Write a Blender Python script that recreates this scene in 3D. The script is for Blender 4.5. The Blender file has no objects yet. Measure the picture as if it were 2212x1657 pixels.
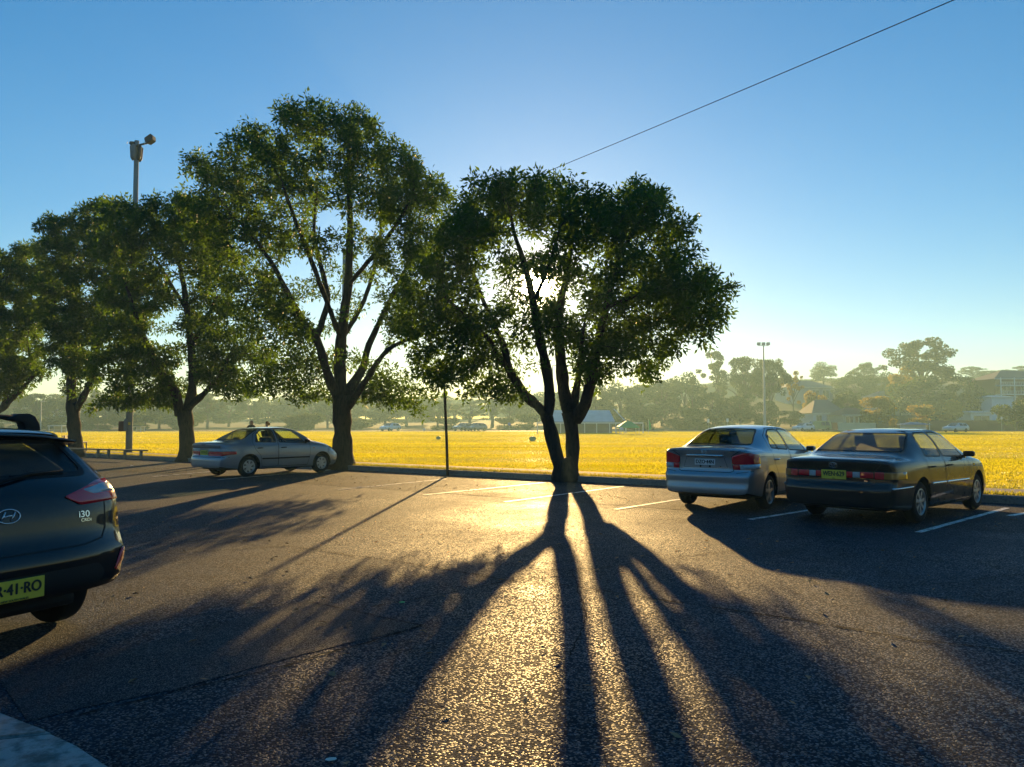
import bpy, bmesh, math, random
import numpy as np
from mathutils import Vector, Matrix
from mathutils.bvhtree import BVHTree
random.seed(7)
RNG = np.random.default_rng(11)
R = math.radians
scn = bpy.context.scene
COL = scn.collection

# ------------------------------------------------------------------ camera
# pixel helpers work in a 2212 x 1657 picture of the photograph
FPX, CX, CY, HZ, CAMH = 1650.0, 1106.0, 828.5, 915.0, 1.5
PITCH = math.atan((HZ - CY) / FPX)
cam_data = bpy.data.cameras.new('camera')
cam = bpy.data.objects.new('camera', cam_data)
COL.objects.link(cam)
cam.location = (0, 0, CAMH)
cam.rotation_euler = (math.pi / 2 + PITCH, 0, 0)
cam_data.sensor_width = 36
cam_data.lens = 36 * FPX / 2212
cam_data.clip_start = 0.05
cam_data.clip_end = 5000
scn.camera = cam

def ray(px, py):
    a, b = (px - CX) / FPX, -(py - CY) / FPX
    return Vector((a, math.cos(PITCH) - b * math.sin(PITCH), math.sin(PITCH) + b * math.cos(PITCH)))
def gp(px, py, z=0.0):                       # where the ray meets a level plane
    d = ray(px, py); t = (z - CAMH) / d.z
    return Vector((d.x * t, d.y * t, z))
def at(px, py, Y):                           # the point on the ray at distance Y
    d = ray(px, py); t = Y / d.y
    return Vector((d.x * t, Y, CAMH + d.z * t))

# ------------------------------------------------------------------ sky and sun
sd = ray(1163, 618).normalized()
SUN_EL = math.asin(sd.z)
SUN_AZ = math.atan2(sd.x, sd.y)              # clockwise from +Y
world = bpy.data.worlds.new('World'); scn.world = world
world.use_nodes = True
wn, wl = world.node_tree.nodes, world.node_tree.links
wn.clear()
sky = wn.new('ShaderNodeTexSky'); sky.sky_type = 'NISHITA'; sky.sun_disc = False
sky.sun_elevation = SUN_EL; sky.sun_rotation = SUN_AZ
sky.altitude = 30; sky.air_density = 1.0; sky.dust_density = 0.14; sky.ozone_density = 2.8
bg = wn.new('ShaderNodeBackground'); bg.inputs[1].default_value = SKY_STRENGTH = 0.090
wo = wn.new('ShaderNodeOutputWorld')
hs = wn.new('ShaderNodeHueSaturation'); hs.inputs['Saturation'].default_value = 1.46
gm = wn.new('ShaderNodeGamma'); gm.inputs[1].default_value = .84; wl.new(sky.outputs[0], gm.inputs[0]); wl.new(gm.outputs[0], hs.inputs['Color']); tint = wn.new('ShaderNodeMix'); tint.data_type = 'RGBA'; tint.blend_type = 'MULTIPLY'; tint.inputs[0].default_value = 1
wl.new(hs.outputs[0], tint.inputs[6]); tint.inputs[7].default_value = (1.0, .965, 1.0, 1); wl.new(tint.outputs[2], bg.inputs[0])
# the sun's own disc and the bright air close round it
geo = wn.new('ShaderNodeTexCoord')
dot = wn.new('ShaderNodeVectorMath'); dot.operation = 'DOT_PRODUCT'
nrm = wn.new('ShaderNodeVectorMath'); nrm.operation = 'NORMALIZE'
wl.new(geo.outputs['Generated'], nrm.inputs[0]); wl.new(nrm.outputs[0], dot.inputs[0]); dot.inputs[1].default_value = sd
def wpow(e, k):
    m = wn.new('ShaderNodeMath'); m.operation = 'MAXIMUM'; wl.new(dot.outputs['Value'], m.inputs[0]); m.inputs[1].default_value = 0
    p = wn.new('ShaderNodeMath'); p.operation = 'POWER'; wl.new(m.outputs[0], p.inputs[0]); p.inputs[1].default_value = e
    q = wn.new('ShaderNodeMath'); q.operation = 'MULTIPLY'; wl.new(p.outputs[0], q.inputs[0]); q.inputs[1].default_value = k
    return q
a1, a2 = wpow(9000.0, 40.0), wpow(1100.0, 1.5)
ad = wn.new('ShaderNodeMath'); ad.operation = 'ADD'; wl.new(a1.outputs[0], ad.inputs[0]); wl.new(a2.outputs[0], ad.inputs[1])
bg2 = wn.new('ShaderNodeBackground'); bg2.inputs[0].default_value = (1, .80, .45, 1); wl.new(ad.outputs[0], bg2.inputs[1])
ws = wn.new('ShaderNodeAddShader'); wl.new(bg.outputs[0], ws.inputs[0]); wl.new(bg2.outputs[0], ws.inputs[1])
wl.new(ws.outputs[0], wo.inputs[0])

sun_data = bpy.data.lights.new('sun', 'SUN'); sun_data.energy = 5.0; sun_data.angle = R(0.53)
sun_data.color = (1, .63, .23)
sun = bpy.data.objects.new('sun', sun_data); COL.objects.link(sun)
sun.rotation_euler = sd.to_track_quat('Z', 'Y').to_euler()
sun.location = (0, 0, 60)

scn.view_settings.view_transform = 'Standard'
scn.view_settings.look = 'None'
scn.view_settings.gamma = 1
scn.view_settings.exposure = 1.2
scn.view_settings.use_curve_mapping = False
cy = scn.cycles
cy.use_denoising = True
cy.max_bounces = 8; cy.diffuse_bounces = 3; cy.glossy_bounces = 3; cy.transmission_bounces = 6
cy.transparent_max_bounces = 16; cy.volume_bounces = 1
cy.caustics_reflective = False; cy.caustics_refractive = False
cy.sample_clamp_indirect = 6

# ------------------------------------------------------------------ material helpers
MATS = {}
class NM:
    def __init__(s, name):
        s.m = bpy.data.materials.new(name); s.m.use_nodes = True
        s.n, s.l = s.m.node_tree.nodes, s.m.node_tree.links
        s.n.clear(); s.out = s.n.new('ShaderNodeOutputMaterial'); s._co = None
        MATS[name] = s.m
    def new(s, t, **kw):
        x = s.n.new('ShaderNode' + t)
        for k, v in kw.items(): setattr(x, k, v)
        return x
    def setin(s, node, key, v):
        if v is None: return
        i = node.inputs[key]
        if isinstance(v, bpy.types.NodeSocket): s.l.new(v, i)
        else:
            if isinstance(v, (tuple, list)) and len(v) == 3 and i.type == 'RGBA': v = (*v, 1)
            i.default_value = v
    def co(s):
        if s._co is None: s._co = s.new('TexCoord').outputs['Object']
        return s._co
    def noise(s, scale, detail=4, rough=.55, co=None, dist=0):
        x = s.new('TexNoise'); s.setin(x, 'Scale', scale); s.setin(x, 'Detail', detail); s.setin(x, 'Roughness', rough)
        s.setin(x, 'Distortion', dist); s.l.new(co or s.co(), x.inputs['Vector']); return x.outputs['Fac']
    def voro(s, scale, feature='F1', out='Distance', co=None):
        x = s.new('TexVoronoi'); x.feature = feature; s.setin(x, 'Scale', scale); s.l.new(co or s.co(), x.inputs['Vector']); return x.outputs[out]
    def mapc(s, scale=(1, 1, 1), rot=(0, 0, 0)):
        x = s.new('Mapping'); x.inputs['Scale'].default_value = scale; x.inputs['Rotation'].default_value = rot
        s.l.new(s.co(), x.inputs['Vector']); return x.outputs[0]
    def ramp(s, fac, stops):
        x = s.new('ValToRGB'); e = x.color_ramp.elements
        while len(e) < len(stops): e.new(.5)
        for q, (p, c) in zip(e, stops):
            q.position = p; q.color = (*c, 1) if isinstance(c, (tuple, list)) else (c, c, c, 1)
        s.l.new(fac, x.inputs[0]); return x.outputs[0]
    def mix(s, a, b, f):
        x = s.new('Mix'); x.data_type = 'RGBA'
        for sock, v in ((x.inputs[0], f), (x.inputs[6], a), (x.inputs[7], b)):
            if isinstance(v, bpy.types.NodeSocket): s.l.new(v, sock)
            else: sock.default_value = (*v, 1) if isinstance(v, (tuple, list)) else v
        return x.outputs[2]
    def math(s, op, a, b=0.0):
        x = s.new('Math'); x.operation = op
        for i, v in enumerate((a, b)):
            if isinstance(v, bpy.types.NodeSocket): s.l.new(v, x.inputs[i])
            else: x.inputs[i].default_value = v
        return x.outputs[0]
    def bump(s, h, strength=.5, dist=.01, normal=None):
        x = s.new('Bump'); s.setin(x, 'Strength', strength); s.setin(x, 'Distance', dist); s.l.new(h, x.inputs['Height'])
        if normal: s.l.new(normal, x.inputs['Normal'])
        return x.outputs[0]
    def bsdf(s, col, rough=.5, metal=0, spec=.5, normal=None, coat=0, coat_rough=.05, alpha=None, sheen=0, trans=0):
        x = s.new('BsdfPrincipled')
        s.setin(x, 'Base Color', col); s.setin(x, 'Roughness', rough); s.setin(x, 'Metallic', metal)
        s.setin(x, 'Specular IOR Level', spec); s.setin(x, 'Coat Weight', coat); s.setin(x, 'Coat Roughness', coat_rough)
        if sheen: s.setin(x, 'Sheen Weight', sheen)
        if trans: s.setin(x, 'Transmission Weight', trans)
        if normal: s.l.new(normal, x.inputs['Normal'])
        return x.outputs[0]
    def mixs(s, a, b, f):
        x = s.new('MixShader')
        if isinstance(f, bpy.types.NodeSocket): s.l.new(f, x.inputs[0])
        else: x.inputs[0].default_value = f
        s.l.new(a, x.inputs[1]); s.l.new(b, x.inputs[2]); return x.outputs[0]
    def adds(s, a, b):
        x = s.new('AddShader'); s.l.new(a, x.inputs[0]); s.l.new(b, x.inputs[1]); return x.outputs[0]
    def done(s, sh):
        s.l.new(sh, s.out.inputs['Surface']); return s.m

def simple(name, col, rough=.6, metal=0, spec=.5, var=.25, scale=6, bump=0, coat=0):
    if name in MATS: return MATS[name]
    t = NM(name)
    n = t.noise(scale, 5)
    c = t.mix(tuple(v * (1 - var) for v in col), tuple(min(1, v * (1 + var)) for v in col), n)
    nm = t.bump(t.noise(scale * 8, 3), bump, .01) if bump else None
    return t.done(t.bsdf(c, rough, metal, spec, nm, coat))

# ------------------------------------------------------------------ object helpers
def tag(o, label=None, cat=None, group=None, kind=None):
    if label: o['label'] = label
    if cat: o['category'] = cat
    if group: o['group'] = group
    if kind: o['kind'] = kind
    return o
def link(name, me, mat=None, parent=None):
    if mat is not None and not me.materials:
        for m in (mat if isinstance(mat, (list, tuple)) else [mat]): me.materials.append(m)
    o = bpy.data.objects.new(name, me); COL.objects.link(o)
    if parent is not None: o.parent = parent
    return o
def empty(name, loc=(0, 0, 0), rz=0):
    o = bpy.data.objects.new(name, None); COL.objects.link(o)
    o.location = loc; o.rotation_euler = (0, 0, rz); o.empty_display_size = .2
    return o
def obj_bm(name, bm, mat, parent=None, smooth=False):
    me = bpy.data.meshes.new(name); bm.to_mesh(me); bm.free()
    if smooth: me.polygons.foreach_set('use_smooth', [True] * len(me.polygons))
    return link(name, me, mat, parent)
def mesh_np(name, co, tris, smooth=False, n=3):
    me = bpy.data.meshes.new(name)
    co = np.asarray(co, np.float32); tris = np.asarray(tris, np.int32)
    me.vertices.add(len(co)); me.vertices.foreach_set('co', co.ravel())
    me.loops.add(tris.size); me.loops.foreach_set('vertex_index', tris.ravel())
    me.polygons.add(len(tris)); me.polygons.foreach_set('loop_start', np.arange(0, tris.size, n, dtype=np.int32))
    me.update(calc_edges=True)
    if smooth: me.polygons.foreach_set('use_smooth', np.ones(len(tris), bool))
    return me
def bx(bm, x0, x1, y0, y1, z0, z1, M=None):
    vs = [bm.verts.new(p) for p in ((x0,y0,z0),(x1,y0,z0),(x1,y1,z0),(x0,y1,z0),(x0,y0,z1),(x1,y0,z1),(x1,y1,z1),(x0,y1,z1))]
    if M is not None:
        for v in vs: v.co = M @ v.co
    for f in ((0,3,2,1),(4,5,6,7),(0,1,5,4),(1,2,6,5),(2,3,7,6),(3,0,4,7)): bm.faces.new([vs[i] for i in f])
    return vs
def bevel_all(bm, w=.01, seg=2):
    bmesh.ops.bevel(bm, geom=bm.edges[:], offset=w, segments=seg, affect='EDGES', profile=.6)
def tube(bm, pts, rad, seg=8, cap=True):
    pts = [Vector(p) for p in pts]
    if not isinstance(rad, (list, tuple)): rad = [rad] * len(pts)
    rings = []; up = None
    for i, p in enumerate(pts):
        t = (pts[min(i + 1, len(pts) - 1)] - pts[max(i - 1, 0)]).normalized()
        if up is None: up = t.orthogonal().normalized()
        up = (up - t * up.dot(t)); up = up.normalized() if up.length > 1e-6 else t.orthogonal().normalized()
        s = t.cross(up)
        rings.append([bm.verts.new(p + (up * math.cos(2*math.pi*k/seg) + s * math.sin(2*math.pi*k/seg)) * rad[i]) for k in range(seg)])
    for a, b in zip(rings, rings[1:]):
        for k in range(seg): bm.faces.new((a[k], a[(k+1) % seg], b[(k+1) % seg], b[k]))
    if cap:
        bm.faces.new(rings[0][::-1]); bm.faces.new(rings[-1])
def lathe(bm, prof, seg=24, M=None, close=False):     # prof of (r, h) about local z
    rings = []
    for r, h in prof:
        ring = []
        for k in range(seg):
            a = 2 * math.pi * k / seg
            v = Vector((r * math.cos(a), r * math.sin(a), h))
            ring.append(bm.verts.new(M @ v if M is not None else v))
        rings.append(ring)
    pairs = list(zip(rings, rings[1:])) + ([(rings[-1], rings[0])] if close else [])
    for a, b in pairs:
        for k in range(seg): bm.faces.new((a[k], a[(k+1) % seg], b[(k+1) % seg], b[k]))
    return rings
def prism(bm, poly, z0, z1, M=None):
    a = [Vector((x, y, z0)) for x, y in poly]; b = [Vector((x, y, z1)) for x, y in poly]
    if M is not None: a = [M @ v for v in a]; b = [M @ v for v in b]
    a = [bm.verts.new(v) for v in a]; b = [bm.verts.new(v) for v in b]
    n = len(a)
    bm.faces.new(a[::-1]); bm.faces.new(b)
    for i in range(n): bm.faces.new((a[i], a[(i+1) % n], b[(i+1) % n], b[i]))
def text_mesh(s, size, name, depth=.001, bold=0.0):
    cu = bpy.data.curves.new(name, 'FONT'); cu.body = s; cu.size = size; cu.extrude = depth
    cu.align_x = 'CENTER'; cu.align_y = 'CENTER'
    o = bpy.data.objects.new(name, cu); COL.objects.link(o)
    dg = bpy.context.evaluated_depsgraph_get()
    m0 = bpy.data.meshes.new_from_object(o.evaluated_get(dg)); me = m0
    if bold:                                             # a heavier stroke: the same letters laid side by side
        bm = bmesh.new()
        for k, (dx, dy) in enumerate(((0, 0), (-bold, 0), (bold, 0), (0, bold * .6), (0, -bold * .6))):
            m1 = m0.copy(); m1.transform(Matrix.Translation((dx, dy, k * .00012))); bm.from_mesh(m1); bpy.data.meshes.remove(m1)
        me = bpy.data.meshes.new(name); bm.to_mesh(me); bm.free()
    bpy.data.objects.remove(o); bpy.data.curves.remove(cu)
    me.name = name
    return me
# ------------------------------------------------------------------ ground
KH = 0.15
kA, kB = gp(139, 979, KH), gp(2207, 1077, KH)
KU = (kB - kA).normalized()                       # along the kerb, towards the right
KN = Vector((-KU.y, KU.x, 0))                     # away from the car park
if KN.y < 0: KN = -KN
K0 = gp(1220, 1027, KH); K0.z = 0
def kp(u, n, z=0.0): return K0 + KU * u + KN * n + Vector((0, 0, z))
def to_k(p): d = Vector((p.x, p.y, 0)) - K0; return d.dot(KU), d.dot(KN)
KROT = math.atan2(KU.y, KU.x)

def asphalt(name, c0, c1, rough=.62, grain=95, spec=.14):
    t = NM(name)
    v = t.voro(grain); vc = t.voro(grain, out='Color')
    big = t.noise(.35, 5); mid = t.noise(3.0, 5)
    c = t.mix(c0, c1, t.noise(60, 3))
    c = t.mix(c, tuple(x * .35 for x in c0), t.ramp(t.noise(1.1, 3, .5), ((.66, 0), (.74, .85))))      # oil and water stains
    c = t.mix(c, tuple(x * .45 for x in c0), t.ramp(t.math('MULTIPLY', big, mid), ((.2, 0), (.38, .8))))
    sep = t.new('SeparateColor'); t.l.new(vc, sep.inputs[0])
    c = t.mix(c, tuple(min(1, x * 3.2) for x in c1), t.ramp(sep.outputs[0], ((.8, 0), (.97, .8))))
    h = t.math('ADD', t.math('MULTIPLY', t.ramp(v, ((0, 1.0), (.55, .25), (1, 0))), t.ramp(sep.outputs[1], ((0, .3), (1, 1)))), t.math('MULTIPLY', mid, .5))
    nm = t.bump(h, 1.0, .006)
    nm = t.bump(big, .25, .08, nm)
    shiny = t.ramp(sep.outputs[2], ((.70, 0), (.82, 1)))
    worn = t.ramp(t.noise(.55, 4, .6), ((.35, .55), (.65, 1)))           # polished wheel tracks against dull, dusty areas
    shiny = t.math('MULTIPLY', shiny, worn)
    r = t.math('SUBTRACT', rough + .26, t.math('MULTIPLY', shiny, .40))
    return t.done(t.bsdf(c, r, 0, t.math('ADD', spec * .7, t.math('MULTIPLY', shiny, .85)), nm))
M_ASPH = asphalt('asphalt', (.005, .015, .027), (.021, .033, .046))
M_BAY = asphalt('bay_asphalt', (.006, .011, .018), (.019, .025, .032), .66, 80)
M_PATCH = asphalt('patch_asphalt', (.014, .022, .032), (.030, .038, .046), .66, 170, .14)

t = NM('concrete')
c = t.mix((.22, .22, .22), (.40, .39, .37), t.noise(2.2, 6, .65))
c = t.mix(c, (.07, .07, .07), t.ramp(t.noise(14, 5), ((.5, 0), (.7, .8)))); c = t.mix(c, (.10, .09, .08), t.ramp(t.noise(3.2, 6, .7), ((.5, 0), (.62, .85))))
M_CONC = t.done(t.bsdf(c, .85, 0, .3, t.bump(t.noise(70, 4), .5, .006)))
t = NM('kerb_concrete')
c = t.mix((.13, .13, .125), (.27, .26, .24), t.noise(3.5, 6, .7))
c = t.mix(c, (.06, .06, .06), t.ramp(t.noise(22, 5), ((.5, 0), (.72, .75))))
M_KERB = t.done(t.bsdf(c, .85, 0, .3, t.bump(t.noise(60, 4), .5, .006)))

# standing blades let low sun through: the sheet under them scatters light the same way
def grass_sheet(name, g0, g1, dry, amt):
    t = NM(name)
    st = t.mapc((.035, .22, 1), (0, 0, -KROT * .4))
    streak = t.noise(1.0, 5, .6, st); fine = t.noise(9, 5, .7); blot = t.noise(.12, 4)
    c = t.mix(g0, g1, fine)
    c = t.mix(c, dry, t.ramp(streak, ((.38, 0), (.66, .85))))
    c = t.mix(c, tuple(v * .55 for v in g0), t.ramp(blot, ((.5, 0), (.75, .5))))
    nz = t.new('TexNoise'); nz.inputs['Scale'].default_value = 55; nz.inputs['Detail'].default_value = 3
    t.l.new(t.co(), nz.inputs['Vector'])
    sub = t.new('VectorMath'); sub.operation = 'SUBTRACT'; t.l.new(nz.outputs['Color'], sub.inputs[0]); sub.inputs[1].default_value = (.5, .5, .5)
    sc = t.new('VectorMath'); sc.operation = 'MULTIPLY'; t.l.new(sub.outputs[0], sc.inputs[0]); sc.inputs[1].default_value = (3, 3, .3)
    ad = t.new('VectorMath'); ad.operation = 'ADD'; t.l.new(sc.outputs[0], ad.inputs[0]); ad.inputs[1].default_value = (0, 0, .15)
    no = t.new('VectorMath'); no.operation = 'NORMALIZE'; t.l.new(ad.outputs[0], no.inputs[0])
    d = t.new('BsdfDiffuse'); t.setin(d, 'Color', c); t.l.new(no.outputs[0], d.inputs['Normal'])
    tr = t.new('BsdfTranslucent'); t.setin(tr, 'Color', c); t.l.new(no.outputs[0], tr.inputs['Normal'])
    gl = t.new('BsdfGlossy'); t.setin(gl, 'Color', (.9, .9, .9)); t.setin(gl, 'Roughness', .38)
    t.l.new(t.bump(t.noise(40, 4), .6, .03), gl.inputs['Normal'])
    sh = t.adds(d.outputs[0], tr.outputs[0])
    wet = t.ramp(t.noise(1.0, 4, .55, t.mapc((.03, .17, 1))), ((.5, amt * .25), (.62, amt)))
    return t.done(t.mixs(sh, gl.outputs[0], wet))
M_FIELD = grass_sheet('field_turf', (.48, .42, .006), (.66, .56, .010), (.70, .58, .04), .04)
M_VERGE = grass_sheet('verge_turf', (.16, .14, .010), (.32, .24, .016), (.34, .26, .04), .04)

def sheet(name, poly, z, mat, kind='structure', parent=None):
    me = bpy.data.meshes.new(name)
    me.from_pydata([(p[0], p[1], z) for p in poly], [], [tuple(range(len(poly)))])
    me.update()
    if me.polygons[0].normal.z < 0:
        me.flip_normals()
    o = link(name, me, mat, parent)
    if kind and parent is None: o['kind'] = kind
    return o
def kpoly(u0, u1, n0, n1): return [kp(u0, n0), kp(u1, n0), kp(u1, n1), kp(u0, n1)]
sheet('parking_lot', kpoly(-300, 300, -260, 0), 0, M_ASPH)
sheet('playing_field', kpoly(-420, 420, 2.05, 560), KH - .012, M_FIELD)
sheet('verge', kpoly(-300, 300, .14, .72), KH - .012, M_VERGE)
t = NM('path_gravel')
c = t.mix((.30, .25, .18), (.50, .42, .30), t.noise(8, 6))
M_PATH = t.done(t.bsdf(c, .9, 0, .3, t.bump(t.noise(70, 4), .6, .01)))
sheet('path', kpoly(-300, 300, .72, 2.05), KH - .02, M_PATH)
# kerb: a bevelled upright bar
bm = bmesh.new()
prism(bm, [(0, -.2), (.14, -.2), (.14, KH - .005), (.12, KH + .002), (.03, KH), (.008, KH - .018)], -150, 150,
      Matrix.Translation(K0) @ Matrix(((KN.x, 0, KU.x, 0), (KN.y, 0, KU.y, 0), (0, 1, 0, 0), (0, 0, 0, 1))))
bmesh.ops.recalc_face_normals(bm, faces=bm.faces[:])
obj_bm('kerb', bm, M_KERB)['kind'] = 'structure'
# strip of older asphalt under the bays, and the patch in the lane
bay_u0 = to_k(gp(150, 1005))[0]
n_edge = to_k(gp(1230, 1085))[1]
sheet('bay_strip', kpoly(-120, 120, n_edge, -.002), .004, M_BAY)
pp = [(300, 1395), (650, 1300), (700, 1302), (915, 1352), (640, 1418), (380, 1490), (180, 1530), (60, 1560), (0, 1470)]
sheet('asphalt_patch', [gp(*p) for p in pp], .004, M_PATCH)
# concrete apron at the near left corner, with a joint
A0, A1, A2 = gp(0, 1546), gp(112, 1588), gp(228, 1657)
d1 = (A2 - A1).normalized()
rim = [A0 + Vector((-.9, .22, 0)), A0, gp(62, 1570), A1, gp(170, 1618), A2, A2 + d1 * 2.2]
def slab(name, poly, z0, z1, mat):
    bm = bmesh.new(); prism(bm, [(p.x, p.y) for p in poly], z0, z1)
    bmesh.ops.recalc_face_normals(bm, faces=bm.faces[:])
    bmesh.ops.bevel(bm, geom=[e for e in bm.edges if e.verts[0].co.z > z1 - .001 and e.verts[1].co.z > z1 - .001], offset=.012, segments=2, affect='EDGES')
    return obj_bm(name, bm, mat)
j0, j1 = gp(0, 1601), gp(118, 1588)
back = Vector((-2.6, -3.4, 0))
s1 = slab('concrete_apron', [rim[0], rim[1], rim[2], j1 + Vector((-.02, .0, 0)), j0, j0 + Vector((-1.2, -.1, 0))], -.05, .022, M_CONC); s1['kind'] = 'structure'
s2 = slab('concrete_apron', [j0 + Vector((-1.2, -.13, 0)), j0 + Vector((0, -.025, 0)), j1 + Vector((.0, -.02, 0)), rim[4], rim[5], rim[6], rim[6] + Vector((-2.5, -.6, 0))], -.05, .018, M_CONC); s2['kind'] = 'structure'

# painted bay lines
t = NM('line_paint')
wear = t.ramp(t.math('ADD', t.math('MULTIPLY', t.noise(45, 4), .6), t.math('MULTIPLY', t.noise(5, 4), .5)), ((.52, 0), (.66, 1)))
c = t.mix((.80, .79, .74), (.07, .07, .07), wear)
M_LINE = t.done(t.bsdf(c, .55, 0, .5, t.bump(t.voro(80), .8, .005)))
def paint(p, q, w=.10):
    p, q = gp(*p), gp(*q); d = (q - p).normalized(); s = Vector((-d.y, d.x, 0)) * w / 2
    n = 14; bm = bmesh.new(); L, Rr = [], []
    for i in range(n + 1):
        c = p.lerp(q, i / n); k = 1 + random.uniform(-.12, .12)
        L.append(bm.verts.new((c.x + s.x * k, c.y + s.y * k, .008))); Rr.append(bm.verts.new((c.x - s.x * k, c.y - s.y * k, .008)))
    for i in range(n): bm.faces.new((Rr[i], Rr[i+1], L[i+1], L[i]))
    o = obj_bm('bay_line', bm, M_LINE); o['kind'] = 'structure'
for p, q in (((732, 1058.5), (965, 1035)), ((915, 1070), (1175, 1043)), ((1090, 1085), (1347, 1051)), ((1330, 1101), (1470, 1079)),
             ((1620, 1123), (1760, 1101)), ((1983, 1151), (2176, 1098)), ((2180, 1115), (2330, 1090)), ((470, 1037), (730, 1014)),
             ((330, 1030), (470, 1018))):
    paint(p, q)

# cracks: dark, ragged ribbons of open joint
t = NM('crack_dark'); M_CRACK = t.done(t.bsdf(t.mix((.006, .006, .007), (.016, .015, .014), t.noise(30)), .95, 0, .1))
def crack(pts, w=.018, wob=.02, name='asphalt_crack'):
    P = [gp(*p) for p in pts]; path = []
    for a, b in zip(P, P[1:]):
        n = max(2, int((b - a).length / .05))
        path += [a.lerp(b, i / n) for i in range(n)]
    path.append(P[-1])
    bm = bmesh.new(); L, Q = [], []; off = 0
    for i, c in enumerate(path):
        d = (path[min(i + 1, len(path) - 1)] - path[max(i - 1, 0)]).normalized(); s = Vector((-d.y, d.x, 0))
        off = off * .85 + random.gauss(0, wob * .35); k = w * random.uniform(.25, 1.25) / 2
        if i in (0, len(path) - 1): k = .001
        c = c + s * off
        L.append(bm.verts.new((c.x + s.x*k, c.y + s.y*k, .0065))); Q.append(bm.verts.new((c.x - s.x*k, c.y - s.y*k, .0065)))
    for i in range(len(L) - 1): bm.faces.new((Q[i], Q[i+1], L[i+1], L[i]))
    o = obj_bm(name, bm, M_CRACK); o['kind'] = 'structure'
crack([(110, 1560), (330, 1510), (560, 1455), (760, 1398), (915, 1352), (660, 1302)], .016)
crack([(800, 1312), (935, 1290), (1100, 1256), (1240, 1238), (1420, 1210), (1640, 1182)], .016)
crack([(380, 1195), (620, 1180), (880, 1218), (1100, 1254), (1200, 1262), (1330, 1284), (1480, 1305), (1580, 1320), (1760, 1346), (1990, 1384), (2212, 1412)], .022)
crack([(1580, 1320), (1700, 1336), (1830, 1362), (2050, 1400)], .012)
crack([(640, 1306), (420, 1330), (250, 1352)], .012)
crack([(1240, 1240), (1262, 1330), (1230, 1420)], .010)
crack([(300, 1180), (520, 1160), (700, 1150)], .012)
crack([(1900, 1270), (2050, 1262), (2212, 1240)], .012)
crack([(560, 1060), (900, 1082), (1250, 1092), (1660, 1118), (2010, 1150), (2212, 1172)], .02, .03)

# ------------------------------------------------------------------ short grass that shows as blades
def blades(name, n, u0, u1, n0, n1, hmin, hmax, mat, z, pw=1.0, wid=.012):
    u = RNG.uniform(u0, u1, n); v = n0 + (n1 - n0) * RNG.random(n) ** pw
    a = RNG.uniform(0, 2 * np.pi, n); h = RNG.uniform(hmin, hmax, n); w = wid * RNG.uniform(.7, 1.6, n) * (1 + v * .012)
    bx_ = K0.x + KU.x * u + KN.x * v; by_ = K0.y + KU.y * u + KN.y * v
    keep = (by_ > 3) & (np.abs(bx_) < by_ * .78 + 3); 
    bx_, by_, a, h, w = (q[keep] for q in (bx_, by_, a, h, w)); n = len(bx_)
    lean = RNG.normal(0, .4, (n, 2)) * h[:, None]
    z0 = np.full(n, z)
    P = np.stack([np.stack([bx_ - np.cos(a) * w, by_ - np.sin(a) * w, z0], 1), np.stack([bx_ + np.cos(a) * w, by_ + np.sin(a) * w, z0], 1),
                  np.stack([bx_ + lean[:, 0], by_ + lean[:, 1], z0 + h], 1)], 1).reshape(-1, 3)
    o = link(name, mesh_np(name, P, np.arange(3 * n).reshape(-1, 3)), mat)
    tag(o, None, None, None, 'stuff'); return o
def blade_mat(name, a, b, c):
    t = NM(name)
    col = t.mix(a, b, t.noise(.3, 4)); col = t.mix(col, c, t.ramp(t.noise(1.0, 5, .6, t.mapc((.05, .3, 1))), ((.45, 0), (.65, .9)))); col = t.mix(col, tuple(v * .7 for v in a), t.ramp(t.noise(1.0, 5, .6, t.mapc((.03, .16, 1), (0, 0, .1))), ((.54, 0), (.70, .8))))
    d = t.new('BsdfDiffuse'); t.setin(d, 'Color', col); r = t.new('BsdfTranslucent'); t.setin(r, 'Color', col)
    g = t.new('BsdfGlossy'); t.setin(g, 'Roughness', .45); t.setin(g, 'Color', (.9, .9, .85))
    return t.done(t.mixs(t.mixs(d.outputs[0], r.outputs[0], .72), g.outputs[0], t.ramp(t.noise(1.0, 4, .55, t.mapc((.03, .17, 1))), ((.48, .015), (.6, .20)))))
M_BLADE = blade_mat('grass_blade', (.46, .42, .003), (.62, .56, .004), (.70, .60, .03))
M_BLADE2 = blade_mat('verge_blade', (.22, .26, .015), (.50, .42, .03), (.5, .40, .05))
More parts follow.
